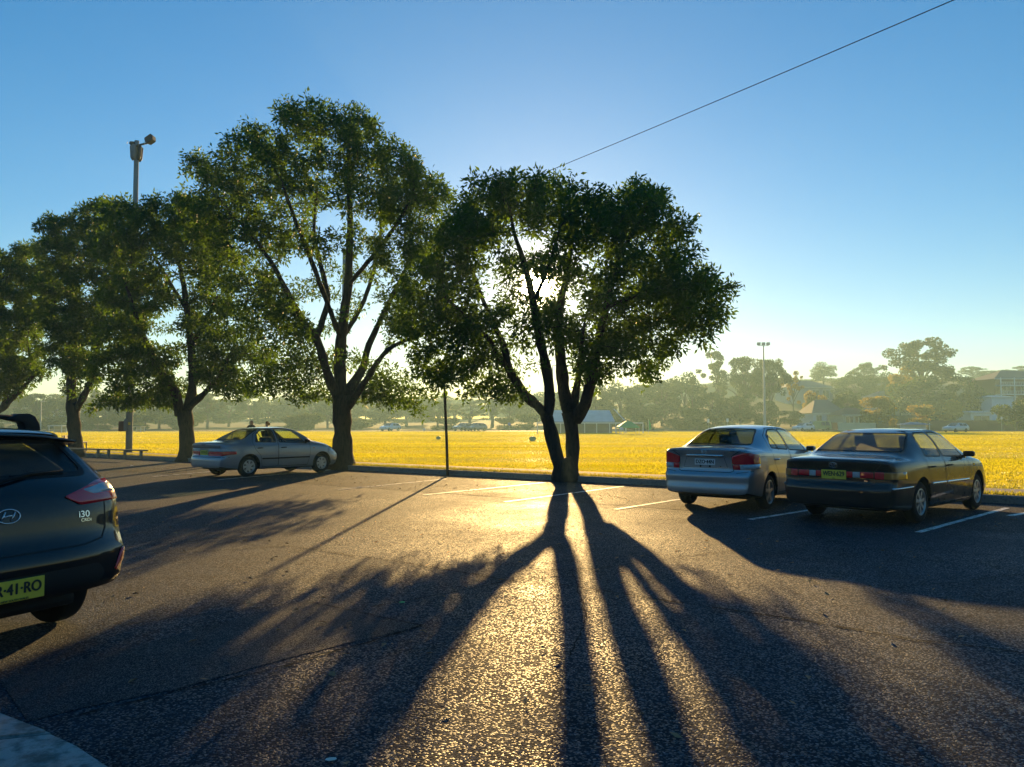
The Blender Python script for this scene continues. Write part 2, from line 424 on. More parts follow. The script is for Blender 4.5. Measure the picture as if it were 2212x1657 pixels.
def field_blades(n):
    r = np.exp(RNG.uniform(math.log(15), math.log(150), n)); az = RNG.uniform(-R(41), R(41), n)
    x, y = r * np.sin(az), r * np.cos(az)
    nn = (x - K0.x) * KN.x + (y - K0.y) * KN.y
    k = (nn > 2.08) & (y < 131 - .0075 * (x - 0)); x, y, r = x[k], y[k], r[k]; n = len(x)
    a = RNG.uniform(0, 2 * np.pi, n); h = RNG.uniform(.02, .05, n) * (1 + .25 * np.sin(x * .31 + 2 * np.sin(y * .17))); w = .00034 * r * RNG.uniform(.7, 1.5, n) + .002
    z0 = np.full(n, KH - .014); lean = RNG.normal(0, .35, (n, 2)) * h[:, None]
    P = np.stack([np.stack([x - np.cos(a) * w, y - np.sin(a) * w, z0], 1), np.stack([x + np.cos(a) * w, y + np.sin(a) * w, z0], 1),
                  np.stack([x + np.cos(a) * w * .7 + lean[:, 0], y + np.sin(a) * w * .7 + lean[:, 1], z0 + h], 1), np.stack([x - np.cos(a) * w * .5 + lean[:, 0], y - np.sin(a) * w * .5 + lean[:, 1], z0 + h * .9], 1)], 1).reshape(-1, 3)
    return tag(link('field_grass', mesh_np('field_grass', P, np.arange(4 * n).reshape(-1, 4), False, 4), M_BLADE), 'short dry golden grass covering the playing field beyond the path', 'grass', None, 'stuff')
field_blades(680000)
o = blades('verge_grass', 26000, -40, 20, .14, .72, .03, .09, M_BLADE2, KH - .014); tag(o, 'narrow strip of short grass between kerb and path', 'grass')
# ------------------------------------------------------------------ near trees
def leaf_mat(name, a, b, tcol, tr=.45):
    t = NM(name)
    g = t.new('NewGeometry'); rnd = g.outputs['Random Per Island']
    c = t.mix(a, b, rnd)
    c2 = t.mix(tcol, tuple(v * .6 for v in tcol), rnd)
    d = t.new('BsdfPrincipled'); t.setin(d, 'Base Color', c); t.setin(d, 'Roughness', .55); t.setin(d, 'Specular IOR Level', .12)
    r = t.new('BsdfTranslucent'); t.setin(r, 'Color', c2)
    return t.done(t.mixs(d.outputs[0], r.outputs[0], tr))
M_LEAF = leaf_mat('leaf', (.007, .032, .014), (.020, .056, .018), (.22, .40, .008), .35)
t = NM('bark')
c = t.mix((.022, .016, .013), (.085, .055, .040), t.noise(5, 6, .65, t.mapc((1, 1, .3))))
c = t.mix(c, (.02, .015, .012), t.ramp(t.noise(18, 5, .6, t.mapc((1, 1, .22))), ((.48, 0), (.65, .9))))
M_BARK = t.done(t.bsdf(c, .9, 0, .2, t.bump(t.noise(16, 6, .7, t.mapc((1, 1, .2))), 1.0, .04)))

def colonize(nodes, parent, attr, step=.2, kill=.27, infl=2.2, iters=90, up=.08):
    nodes = [np.array(n) for n in nodes]; parent = list(parent)
    A = np.array(attr); alive = np.ones(len(A), bool)
    N = np.array(nodes)
    D = np.linalg.norm(A[:, None] - N[None], axis=2) if len(A) * len(N) < 4e7 else None
    near = D.argmin(1); nd = D.min(1)
    for it in range(iters):
        rng_ok = alive & (nd < infl * (3 if it < 25 else 1.0))
        if not rng_ok.any(): break
        idx = np.where(rng_ok)[0]
        N = np.array(nodes)
        dirs = np.zeros((len(nodes), 3)); v = A[idx] - N[near[idx]]
        v /= np.linalg.norm(v, axis=1)[:, None] + 1e-9
        np.add.at(dirs, near[idx], v)
        act = np.unique(near[idx]); new = []
        for i in act:
            d = dirs[i]; L = np.linalg.norm(d)
            if L < 1e-3: d = RNG.normal(size=3); L = np.linalg.norm(d)
            d = d / L + RNG.normal(0, .18, 3) + np.array((0, 0, up)); d /= np.linalg.norm(d)
            new.append(N[i] + d * step); parent.append(i)
        base = len(nodes); nodes += new; NW = np.array(new)
        dd = np.linalg.norm(A[:, None] - NW[None], axis=2)
        j = dd.argmin(1); m = dd[np.arange(len(A)), j]
        b = m < nd; near[b] = base + j[b]; nd[b] = m[b]
        alive &= nd > kill
    return np.array(nodes), np.array(parent)

def branch_mesh(name, nodes, parent, rad, seg=5):
    P, F = [], []; cnt = 0
    idx = np.where(parent >= 0)[0]
    a, b = nodes[parent[idx]], nodes[idx]; ra, rb = np.minimum(rad[parent[idx]], rad[idx] * 1.5), rad[idx]
    t = b - a; t /= np.linalg.norm(t, axis=1)[:, None] + 1e-9
    h = np.where(np.abs(t[:, 2:3]) < .9, np.array([[0, 0, 1.]]), np.array([[1., 0, 0]]))
    u = np.cross(t, h); u /= np.linalg.norm(u, axis=1)[:, None]; w = np.cross(t, u)
    a = a - t * np.minimum(ra, .02)[:, None]
    rings = []
    for p, r in ((a, ra), (b, rb)):
        for k in range(seg):
            an = 2 * np.pi * k / seg
            rings.append(p + (u * np.cos(an) + w * np.sin(an)) * r[:, None])
    V = np.stack(rings, 1).reshape(-1, 3)
    q = []
    for k in range(seg):
        k2 = (k + 1) % seg; q.append([k, k2, seg + k2, seg + k])
    q = np.array(q); n = len(idx)
    F = (q[None] + (np.arange(n) * 2 * seg)[:, None, None]).reshape(-1, 4)
    return V, F

def leaves(nodes, k, size, spread, gaps=(), dirs=None):
    n = len(nodes) * k
    base = np.repeat(nodes, k, 0)
    d = RNG.normal(size=(n, 3)); d /= np.linalg.norm(d, axis=1)[:, None]
    base = base + d * (spread * RNG.random(n) ** .6)[:, None]
    ax = d * .8 + RNG.normal(0, .55, (n, 3)) + np.array((0, 0, -.18)); ax /= np.linalg.norm(ax, axis=1)[:, None]
    if len(gaps):
        keep = np.ones(n, bool)
        rel = base - np.array((0, 0, CAMH)); cp, sp = math.cos(PITCH), math.sin(PITCH)
        fw = rel[:, 1] * cp + rel[:, 2] * sp; upv = -rel[:, 1] * sp + rel[:, 2] * cp
        px = CX + FPX * rel[:, 0] / fw; py = CY - FPX * upv / fw
        for gx, gy, gr, pr in gaps:
            hit = ((px - gx) ** 2 + (py - gy) ** 2 < gr ** 2) & (RNG.random(n) < pr); keep &= ~hit
        base, ax = base[keep], ax[keep]; n = len(base)
    L = size * RNG.uniform(.7, 1.25, n)[:, None]; W = L * .2
    s = np.cross(ax, RNG.normal(size=(n, 3))); s /= np.linalg.norm(s, axis=1)[:, None] + 1e-9
    nn = np.cross(ax, s)
    mid = base + ax * L * .45 
    V = np.stack([base, mid + s * W + nn * W * .35, base + ax * L - nn * L * .12, mid - s * W + nn * W * .35], 1).reshape(-1, 3)
    i = np.arange(n)[:, None] * 4
    F = np.concatenate([i + np.array([[0, 1, 2]]), i + np.array([[0, 2, 3]])], 1).reshape(-1, 3)
    return V, F

def near_tree(name, label, base_px, Y, limbs, blobs, gaps=(), K=24, kleaf=21, seed=1, lsize=.145, thick=.78, flare=.4):
    global RNG
    RNG = np.random.default_rng(seed); random.seed(seed)
    pxm = FPX / Y
    root = empty(name, gp(base_px[0], base_px[1], KH) if False else Vector((at(base_px[0], 915, Y).x, Y, KH - .03)))
    tag(root, label, 'tree', 'row of broad trees along the kerb')
    # limbs: list of (points (px, py, dy), radii px); first is the trunk
    nodes, parent, rad = [], [], []
    lp = []
    for li, (pts, rr) in enumerate(limbs):
        P = [at(p[0], p[1], Y + (p[2] if len(p) > 2 else 0)) for p in pts]
        if li == 0: P[0].z = KH - .25
        # smooth resample
        Q, r2 = [], []
        for i in range(len(P) - 1):
            p0, p1, p2, p3 = P[max(i-1, 0)], P[i], P[i+1], P[min(i+2, len(P)-1)]
            m = max(2, int((p2 - p1).length / .18))
            for k in range(m):
                u = k / m
                c = .5 * ((2*p1) + (p2-p0)*u + (2*p0-5*p1+4*p2-p3)*u*u + (3*p1-p0-3*p2+p3)*u**3)
                Q.append(c); r2.append((rr[i] * (1-u) + rr[i+1] * u) / pxm)
        Q.append(P[-1]); r2.append(rr[-1] / pxm)
        # attach to the nearest earlier node
        if nodes:
            NN = np.array([tuple(v) for v in nodes]); d = np.linalg.norm(NN - np.array(Q[0]), axis=1); par = int(d.argmin())
            wob = .012
        else: par, wob = -1, .006
        lp.append((Q, r2))
        for q, r in zip(Q, r2):
            nodes.append(q.copy()); parent.append(par); rad.append(r); par = len(nodes) - 1
    n_l = len(nodes)
    # crown volume
    bl = np.array([(b[0], b[1], b[2]) for b in blobs], float); dens = np.array([b[3] if len(b) > 3 else 1 for b in blobs])
    x0, x1 = (bl[:, 0] - bl[:, 2]).min(), (bl[:, 0] + bl[:, 2]).max(); y0, y1 = (bl[:, 1] - bl[:, 2]).min(), (bl[:, 1] + bl[:, 2]).max()
    ccx, ccy, rx, ry = (x0 + x1) / 2, (y0 + y1) / 2, (x1 - x0) / 2, (y1 - y0) / 2
    attr = []
    for (bx_, by_, br), de in zip(bl, dens):
        q = max(.12, 1 - ((bx_ - ccx) / rx) ** 2 * .9 - ((by_ - ccy) / ry) ** 2 * .9)
        D = thick * rx / pxm * math.sqrt(q)
        r = br / pxm
        for off in (-1, -.35, .35, 1):
            dy = D * off * .72 + RNG.normal(0, .2)
            c = np.array(at(bx_ + RNG.normal(0, 6), by_ + RNG.normal(0, 5), Y + dy))
            m = RNG.poisson(max(1, K * de * r * r * .75))
            v = RNG.normal(size=(m, 3)); v /= np.linalg.norm(v, axis=1)[:, None] + 1e-9
            attr.append(c + v * (r * RNG.uniform(.45, 1, m) ** .6)[:, None] * np.array((1, 1.1, .9)))
    attr = np.concatenate(attr)
    N, Pn = colonize(nodes, parent, attr)
    # pipe-model radii
    n = len(N); area = np.zeros(n); kids = np.bincount(Pn[Pn >= 0], minlength=n)
    area[kids == 0] = .0055 ** 2.25
    for i in range(n - 1, -1, -1):
        if Pn[i] >= 0 and Pn[i] < i: area[Pn[i]] += area[i]
    rr = area ** (1 / 2.25)
    V, F = branch_mesh('b', N[:], np.where(np.arange(n) < n_l, -1, Pn), rr)
    bm = bmesh.new()
    for li, (Q, r2) in enumerate(lp):
        Q2, R2 = [], []
        for i, (q, r) in enumerate(zip(Q, r2)):
            k = 1 + .07 * math.sin(i * 1.7 + li) + random.uniform(-.05, .05)
            if li == 0: k *= 1 + flare * math.exp(-max(0, q.z - KH) / .22)
            Q2.append(q); R2.append(max(r * k, .012))
        tube(bm, Q2, R2, 12 if li < 3 else 9)
    me = bpy.data.meshes.new('trunk'); bm.to_mesh(me); bm.free()
    v0 = np.zeros(len(me.vertices) * 3, np.float32); me.vertices.foreach_get('co', v0); v0 = v0.reshape(-1, 3)
    # uneven bark surface
    ph = v0 * np.array((7., 7., 3.))
    v0 = v0 + (np.sin(ph[:, [1, 2, 0]] * 2.1) * np.sin(ph[:, [2, 0, 1]] * 1.3)) * .012
    polys = [tuple(p.vertices) for p in me.polygons]; bpy.data.meshes.remove(me)
    me = bpy.data.meshes.new('trunk')
    off = len(v0); off_root = np.array(root.location)
    allv = np.concatenate([v0, V]) - off_root
    me.from_pydata(allv.tolist(), [], polys + (F + off).tolist()); me.update()
    me.polygons.foreach_set('use_smooth', [True] * len(me.polygons))
    link('trunk', me, M_BARK, root)
    tip = (np.arange(n) >= n_l) & (rr < .0145)
    LV, LF = leaves(N[tip], kleaf, lsize, .25, gaps)
    link('crown', mesh_np('crown', LV - off_root, LF), M_LEAF, root)
    print('TREE', name, 'nodes', n, 'tips', tip.sum(), 'leaves', len(LF) // 2)
    return root

EV = lambda px, py: gp(px, py, KH).y
YA, YB, YC, YD, YE = EV(1222, 1027), EV(741, 1004), EV(405, 988.5), EV(165, 979), 38.5
limbsA = [([(1222,1027),(1220,1008),(1216,990)], [25,24,23]),
  ([(1214,1018),(1203,985),(1193,950),(1185,915),(1180,897)], [13,15,15,14,13]),
  ([(1236,1020),(1237,985),(1236,950),(1233,915),(1229,890)], [14,15,14,15,16]),
  ([(1181,897),(1160,876,.2),(1136,855,.3),(1112,820,.4),(1099,797,.4),(1088,745,.5),(1066,700,.5),(1040,640,.3),(1014,560,0)], [12,11,10.5,10,9.5,7,5.5,4,2.5]),
  ([(1183,897),(1188,866),(1181,799,-.2),(1169,745,-.4),(1150,645,-.6),(1132,570,-.8),(1112,508,-1),(1100,450,-1.1)], [12,11.5,11,10,8,6,4,2.5]),
  ([(1230,890),(1218,845,.3),(1212,785,.5),(1206,709,.7),(1214,640,.9),(1228,570,1.1),(1242,480,1.2)], [16,14,12.5,10,8,6,3.5]),
  ([(1243,905),(1263,875,-.3),(1274,834,-.5),(1280,810,-.6),(1289,754,-.8),(1310,664,-1.0),(1337,560,-1.1),(1380,480,-1.3)], [15,13,12,11.5,9.5,7.5,5,3]),
  ([(1241,895,.1),(1245,860,-.2),(1248,828,-.4),(1253,776,-1),(1262,700,-2)], [7,6.5,6,5,3]),
  ([(1236,880,.2),(1240,845,.6),(1248,815,1),(1258,780,1.8)], [5,4.5,4,3]),
  ([(1100,799,.4),(1074,767,0),(1058,735,-.6),(1010,690,-1.2),(962,640,-1.5)], [7,6,5,4,2.5]),
  ([(1310,664,-1),(1370,640,-1),(1440,610,-.5),(1510,620,0)], [5,4,3,2]),
  ([(1289,754,-.8),(1350,735,.3),(1420,700,1),(1490,690,1.4)], [5,4,3,2]),
  ([(1157,645,-.6),(1190,560,-1.6),(1210,490,-2.2)], [4.5,3.5,2.5])]
blobsA = [(1120,420,62),(1050,445,55),(1185,425,62),(1270,455,66),(1385,450,68),(1330,470,50),(1440,515,66),(1335,535,72,.8),(1235,515,48,.6),(1500,590,58),
  (1545,645,48),(1500,695,56,.8),(1410,620,72),(1310,630,60),(1340,730,66),(1245,720,50),(1270,790,42,.8),(1430,760,44,.6),(1020,520,50),(955,545,62),(915,620,62),
  (960,700,70),(900,715,48),(1020,700,42,.8),(935,790,48),(1000,790,40),(1060,500,38,.7),(950,818,38),(1035,845,34,.9),(1085,850,22,.7),(1400,815,30,.6),(1300,815,26,.7),
  (1120,700,30,.6),(1130,740,28,.5),(1185,690,34,.6),(1150,480,42,.55),(1095,560,30,.4),(1220,600,36,.5),(1110,800,22,.4),(1200,760,24,.4),(1080,600,34,.35),(1120,560,36,.4),(1130,650,34,.4),(1170,560,36,.4),(1190,620,34,.45),(1150,690,32,.4),(1080,660,30,.4),(1000,470,48),(985,520,48),(1015,600,36,.8),(1560,690,30,.8),(1470,640,50),(1450,690,50,.8)]
gapsA = [(1164,617,19,1),(1046,604,24,.9),(1140,598,16,.6),(1115,775,22,.7),(1140,790,20,.7)]
near_tree('broad_tree', 'wide low tree with two leaning trunks forking from one base, sun shining through', (1222,1027), YA, limbsA, blobsA, gapsA, seed=3, K=46, kleaf=29, flare=.22)

limbsB = [([(740,1006),(740,950),(739,900),(738,855)], [22,19.5,19,20]),
  ([(736,852),(734,790,0),(737,735,.2),(746,660,.3),(752,615,.3),(756,482,.2),(752,330,0),(748,255,0)], [15,13,12,10,9,6.5,4,2]),
  ([(730,858),(709,811,-.4),(684,732,-.8),(655,695,-1.1),(620,630,-1.5),(583,562,-1.8),(530,490,-2)], [12,10,8.5,7.5,6,4.5,2.5]),
  ([(684,732,-.8),(700,680,-.3),(708,640,0),(690,560,.4),(678,500,.6),(685,400,.9)], [7,6.5,6,5,4,2.5]),
  ([(748,855),(770,818,.4),(785,793,.7),(797,745,1.1),(845,645,1.4),(900,535,1.8)], [12,11,9,7,5.5,3]),
  ([(752,880),(772,850,-.5),(795,815,-.9),(826,768,-1.2),(860,742,-1.5),(900,730,-1.8)], [9,8,6.5,5,4,2.5]),
  ([(752,615,.3),(800,560,-.6),(860,480,-1.2),(890,420,-1.6)], [5.5,4.5,3.5,2]),
  ([(737,735,.2),(690,610,-1.6),(640,480,-2.4),(610,400,-2.8)], [6,5,4,2.5]),
  ([(737,735,.2),(790,640,1.8),(820,520,2.6),(820,420,3)], [6,5,4,2.5]),
  ([(655,695,-1.1),(600,660,-.2),(545,660,.4)], [4.5,3.5,2])]
blobsB = [(640,245,42),(700,255,50),(762,268,52),(655,305,56),(725,330,56,.8),(805,315,50),(850,360,56),(905,400,54),(945,425,40),(540,295,34,.8),(530,335,46),(585,365,56),
  (480,365,52),(425,350,26,.8),(415,400,42),(480,430,58),(650,400,52,.75),(750,410,52,.6),(835,440,50,.7),(905,470,50),(560,460,50),(440,480,52),(510,530,52),(600,540,42,.55),
  (690,500,44,.35),(780,520,44,.35),(860,550,46,.6),(925,540,42),(600,640,46,.7),(550,700,50,.8),(640,720,40,.6),(600,790,44,.8),(560,830,38,.8),(640,850,30,.8),
  (860,640,36,.5),(865,865,32,1),(905,874,28,1),(815,860,26,.9),(550,620,44,.8),(495,610,40),(700,600,34,.3),(800,640,30,.3),(660,650,30,.3),(690,780,22,.5),(870,700,40,.7)]
near_tree('broad_tree', 'tallest domed tree with many fine upright branches behind the older silver sedan', (741,1004), YB, limbsB, blobsB, seed=5, K=36, kleaf=26)

limbsC = [([(405,990),(404,950),(402,915),(398,890)], [17,15.5,15,17]),
  ([(390,896),(377,845,-.3),(360,820,-.6),(318,747,-1.2),(297,689,-1.6),(270,610,-2)], [12,10,8.5,6.5,4.5,2.5]),
  ([(402,890),(416,835,.3),(413,747,.5),(403,668,.7),(392,588,.9),(370,500,1)], [11,9.5,8,6.5,5,2.5]),
  ([(408,880),(432,858,-.2),(450,840,-.3),(480,800,-.6),(500,760,-1)], [8,7,5,3.5,2.5]),
  ([(413,747,.5),(445,690,.2),(470,640,0)], [5,4,2.5]), ([(403,668,.7),(360,600,1.5),(320,530,2)], [5,4,2.5])]
blobsC = [(340,475,52),(400,460,48),(295,505,50),(380,530,50),(440,555,50),(300,590,44),(470,630,42,.8),(430,700,36,.6),(345,640,36,.5),(300,680,44,.8),(260,640,46),
  (250,735,46),(300,780,46,.8),(230,800,44),(340,795,34,.7),(250,850,36,.9),(300,860,32,.9),(215,870,24,.8),(355,850,30,.8),(470,800,44,.9),(510,835,38,.9),(440,800,24,.6),
  (520,760,44,.9),(455,740,34,.6),(260,460,42),(250,540,46),(450,500,44),(500,690,40,.8)]
near_tree('broad_tree', 'dense tree leaning over the flood light pole behind the low seats', (405,988), YC, limbsC, blobsC, seed=8, K=35, kleaf=28, lsize=.165)

limbsD = [([(166,980),(161,930),(158,895),(156,870)], [15,13.5,13,13]),
  ([(156,872),(154,840),(154,774,.3),(156,690,.4),(148,600,.5),(143,520,.6)], [11,10,8,6.5,4.5,2.5]),
  ([(164,885),(174,868,-.2),(186,846,-.4),(205,800,-.8),(215,720,-1.2)], [8,7.5,7,5,3]),
  ([(154,774,.3),(125,700,1),(115,620,1.4)], [5,4,2.5])]
blobsD = [(130,490,38),(170,488,38),(220,460,38),(118,545,44),(180,550,48),(130,615,48),(190,635,48),(112,685,44),(180,705,48),(132,755,40),(172,790,34,.8),(115,775,26,.7),
  (232,690,40),(225,520,44),(230,600,44),(150,830,20,.5),(190,830,20,.6)]
near_tree('broad_tree', 'slim straight trunked tree with a bench half hidden behind it', (165,979), YD, limbsD, blobsD, seed=13, K=31, kleaf=28, lsize=.175)

limbsE = [([(-66,968),(-60,935),(-48,912)], [15,13,12]),
  ([(-48,912),(-20,895),(5,882),(24,862),(50,838,-.3),(80,800,-.6)], [9,8,7,6,4.5,3]),
  ([(-50,912),(-45,860),(-35,780),(-20,690),(0,620)], [10,9,7,5,3]),
  ([(5,882),(14,850,.4),(20,790,.8),(40,700,1)], [5,4.5,3.5,2.5]), ([(-45,860),(-75,780),(-90,700)], [6,5,3])]
blobsE = [(60,570,42),(30,600,46),(90,620,40),(20,660,48),(70,685,44),(20,735,44),(62,770,40,.8),(10,795,40),(40,830,28,.7),(92,800,26,.6),(-40,650,62),(-60,745,62),(-30,570,46),(-80,680,60),(-30,820,40)]
near_tree('broad_tree', 'tree with a low crooked limb lit orange, beyond the black hatchback', (-66,968), YE, limbsE, blobsE, seed=21, K=29, kleaf=28, lsize=.185)
RNG = np.random.default_rng(99); random.seed(99)
# ------------------------------------------------------------------ cars
def interp(knots):
    xs = np.array([k[0] for k in knots], float); ys = np.array([k[1] for k in knots], float)
    n = len(xs); h = np.diff(xs); dl = np.diff(ys) / h
    m = np.zeros(n); m[0], m[-1] = dl[0], dl[-1]
    for i in range(1, n - 1):                       # monotone cubic slopes
        if dl[i-1] * dl[i] > 0:
            w1, w2 = 2*h[i] + h[i-1], h[i] + 2*h[i-1]; m[i] = (w1 + w2) / (w1 / dl[i-1] + w2 / dl[i])
    def f(x):
        x = min(max(x, xs[0]), xs[-1]); i = min(max(int(np.searchsorted(xs, x)) - 1, 0), n - 2)
        t = (x - xs[i]) / h[i]
        return float((2*t**3-3*t*t+1)*ys[i] + (t**3-2*t*t+t)*h[i]*m[i] + (-2*t**3+3*t*t)*ys[i+1] + (t**3-t*t)*h[i]*m[i+1])
    return f

def paint_mat(name, col, metal, rough, flake=0, dew=.0):
    t = NM(name)
    n = t.noise(2.5, 5); c = t.mix(tuple(v * .93 for v in col), tuple(v * 1.07 for v in col), n)
    d = t.ramp(t.noise(5, 5), ((.4, rough), (.75, rough + dew)))
    nm = t.bump(t.noise(260, 2), .05, .002)
    return t.done(t.bsdf(c, d, metal, .12, nm, 1.0, t.ramp(t.noise(7, 4), ((.4, .03), (.75, .03 + dew * .4)))))
M_SILVER = paint_mat('silver_paint', (.33, .36, .40), .75, .36, 0, .12)
M_SILVER2 = paint_mat('old_silver_paint', (.24, .28, .33), .7, .40, 0, .15)
M_NAVY = paint_mat('dark_green_paint', (.004, .007, .011), .1, .35, 0, .10)
M_BLACK = paint_mat('black_paint', (.003, .0035, .006), .05, .30, 0, .08)
M_BLK = simple('black_plastic', (.012, .012, .013), .6, spec=.3)
M_RUB = simple('tyre_rubber', (.010, .010, .011), .85, spec=.25, scale=20)
M_SEAT = simple('seat_fabric', (.035, .036, .04), .9, spec=.2, scale=12)
M_SEATB = simple('grey_seat_fabric', (.09, .095, .10), .9, spec=.2, scale=12)
M_ALLOY = simple('wheel_alloy', (.42, .43, .44), .38, .85, scale=10, var=.15)
M_CHROME = simple('chrome', (.65, .66, .68), .16, 1.0, scale=4, var=.05)
M_REDL = simple('red_lens', (.80, .006, .022), .18, spec=.5, scale=9, var=.35, coat=1)
M_AMB = simple('amber_lens', (.42, .12, .012), .2, scale=9, var=.3, coat=1)
M_CLR = simple('clear_lens', (.40, .42, .45), .2, scale=9, var=.3, coat=1)
M_PY = simple('plate_yellow', (.80, .58, .05), .45, scale=3, var=.08)
M_PW = simple('plate_white', (.66, .68, .70), .45, scale=3, var=.06)
M_INK = simple('plate_ink', (.012, .012, .014), .6)
def schlick(t, f0=.04):
    lw = t.new('LayerWeight'); t.setin(lw, 'Blend', .5)
    return t.math('ADD', f0, t.math('MULTIPLY', t.math('POWER', lw.outputs['Facing'], 5.0), .9))
def glass_mat(name, tint, gl=.06):
    t = NM(name)
    tr = t.new('BsdfTransparent'); t.setin(tr, 'Color', tint)
    g = t.new('BsdfGlossy'); t.setin(g, 'Roughness', .03); t.setin(g, 'Color', (1, 1, 1))
    return t.done(t.mixs(tr.outputs[0], g.outputs[0], schlick(t)))
M_GLASS = glass_mat('car_glass', (.74, .84, .80)); M_TINT = glass_mat('tinted_glass', (.10, .13, .12))
def dew_glass(name, tint, amt, white=(.62, .66, .62)):
    t = NM(name)
    tr = t.new('BsdfTransparent'); t.setin(tr, 'Color', tint)
    tl = t.new('BsdfTranslucent'); t.setin(tl, 'Color', white)
    df = t.new('BsdfDiffuse'); t.setin(df, 'Color', (.30, .34, .37))
    g = t.new('BsdfGlossy'); t.setin(g, 'Roughness', .22); t.l.new(t.bump(t.noise(240, 2), .3, .002), g.inputs['Normal'])
    f = t.math('MULTIPLY', t.ramp(t.math('ADD', t.math('MULTIPLY', t.noise(300, 2), .5), t.math('MULTIPLY', t.noise(4, 4), .5)), ((.3, .55), (.7, 1))), amt)
    rf = t.new('BsdfRefraction'); t.setin(rf, 'Color', (.95, .95, .9)); t.setin(rf, 'Roughness', .6); t.setin(rf, 'IOR', 1.7)
    fog = t.mixs(t.mixs(tl.outputs[0], rf.outputs[0], .4), df.outputs[0], .08)
    return t.done(t.mixs(t.mixs(tr.outputs[0], fog, f), g.outputs[0], schlick(t)))
M_DEW = dew_glass('dewy_glass', (.85, .9, .85), 1.0, (.97, .98, .90)); M_DEW2 = dew_glass('dewy_dark_glass', (.35, .42, .42), .30, (.4, .45, .45))
M_DEW3 = dew_glass('dewy_pale_glass', (.78, .86, .82), .16)

def round_poly(pts, r=.03, seg=3):
    out = []; n = len(pts)
    for i in range(n):
        p = Vector(pts[i]); a = Vector(pts[i-1]); b = Vector(pts[(i+1) % n])
        rr = min(r, (a-p).length * .45, (b-p).length * .45)
        p0, p1 = p + (a-p).normalized() * rr, p + (b-p).normalized() * rr
        for k in range(seg + 1):
            t = k / seg; out.append(tuple((1-t)**2 * p0 + 2*t*(1-t) * p + t*t * p1))
    return out
def shrink(pts, d):
    n = len(pts); ar = sum(pts[i][0]*pts[(i+1) % n][1] - pts[(i+1) % n][0]*pts[i][1] for i in range(n))
    sg = 1 if ar > 0 else -1; out = []
    for i in range(n):
        p = Vector(pts[i]); a = (p - Vector(pts[i-1])).normalized(); b = (Vector(pts[(i+1) % n]) - p).normalized()
        na, nb = Vector((-a.y, a.x)) * sg, Vector((-b.y, b.x)) * sg; m = (na + nb)
        m = m / max(.3, m.length_squared / 2) if m.length > 1e-6 else na
        out.append(tuple(p + m * d))
    return out
def inside(pts, x, y):
    c = False; n = len(pts); j = n - 1
    for i in range(n):
        xi, yi = pts[i]; xj, yj = pts[j]
        if (yi > y) != (yj > y) and x < (xj - xi) * (y - yi) / (yj - yi) + xi: c = not c
        j = i
    return c
AX = {'side': (0, 2, 1), 'rear': (1, 2, 0), 'top': (0, 1, 2)}
def cut(bm, poly, view, filt):
    i, j, k = AX[view]
    x0, x1 = min(p[0] for p in poly) - .02, max(p[0] for p in poly) + .02
    y0, y1 = min(p[1] for p in poly) - .02, max(p[1] for p in poly) + .02
    n = len(poly)
    def near():
        return [f for f in bm.faces if filt(f) and max(v.co[i] for v in f.verts) > x0 and min(v.co[i] for v in f.verts) < x1
                and max(v.co[j] for v in f.verts) > y0 and min(v.co[j] for v in f.verts) < y1]
    fs = near()
    for q in range(n):
        a, b = poly[q], poly[(q+1) % n]
        if abs(a[0]-b[0]) + abs(a[1]-b[1]) < 1e-5: continue
        ex0, ex1 = min(a[0], b[0]) - .004, max(a[0], b[0]) + .004; ey0, ey1 = min(a[1], b[1]) - .004, max(a[1], b[1]) + .004
        fs = [f for f in fs if f.is_valid]
        loc = [f for f in fs if max(v.co[i] for v in f.verts) > ex0 and min(v.co[i] for v in f.verts) < ex1
               and max(v.co[j] for v in f.verts) > ey0 and min(v.co[j] for v in f.verts) < ey1]
        if not loc: continue
        co = Vector((0, 0, 0)); co[i], co[j] = a; no = Vector((0, 0, 0)); no[i], no[j] = -(b[1]-a[1]), b[0]-a[0]
        es = {e for f in loc for e in f.edges}; vs = {v for f in loc for v in f.verts}
        r = bmesh.ops.bisect_plane(bm, geom=list(vs) + list(es) + loc, plane_co=co, plane_no=no.normalized(), dist=1e-5)
        fs = list(set(f for f in fs if f.is_valid) | set(g for g in r['geom'] if isinstance(g, bmesh.types.BMFace)))
    out = []
    for f in near():
        c = f.calc_center_median()
        if inside(poly, c[i], c[j]): out.append(f)
    return out
def split_off(bm, faces, name, mat, parent, off=0.0, thick=0.0):
    """move the faces into an object of their own"""
    if not faces: return None
    b2 = bmesh.new(); mp = {}
    for f in faces:
        vs = []
        for v in f.verts:
            if v not in mp: mp[v] = b2.verts.new(v.co + v.normal * off)
            vs.append(mp[v])
        try: b2.faces.new(vs)
        except ValueError: pass
    bmesh.ops.delete(bm, geom=faces, context='FACES')
    o = obj_bm(name, b2, mat, parent, True)
    if thick:
        md = o.modifiers.new('shell', 'SOLIDIFY'); md.thickness = thick; md.offset = 1 if off >= 0 else -1
    return o

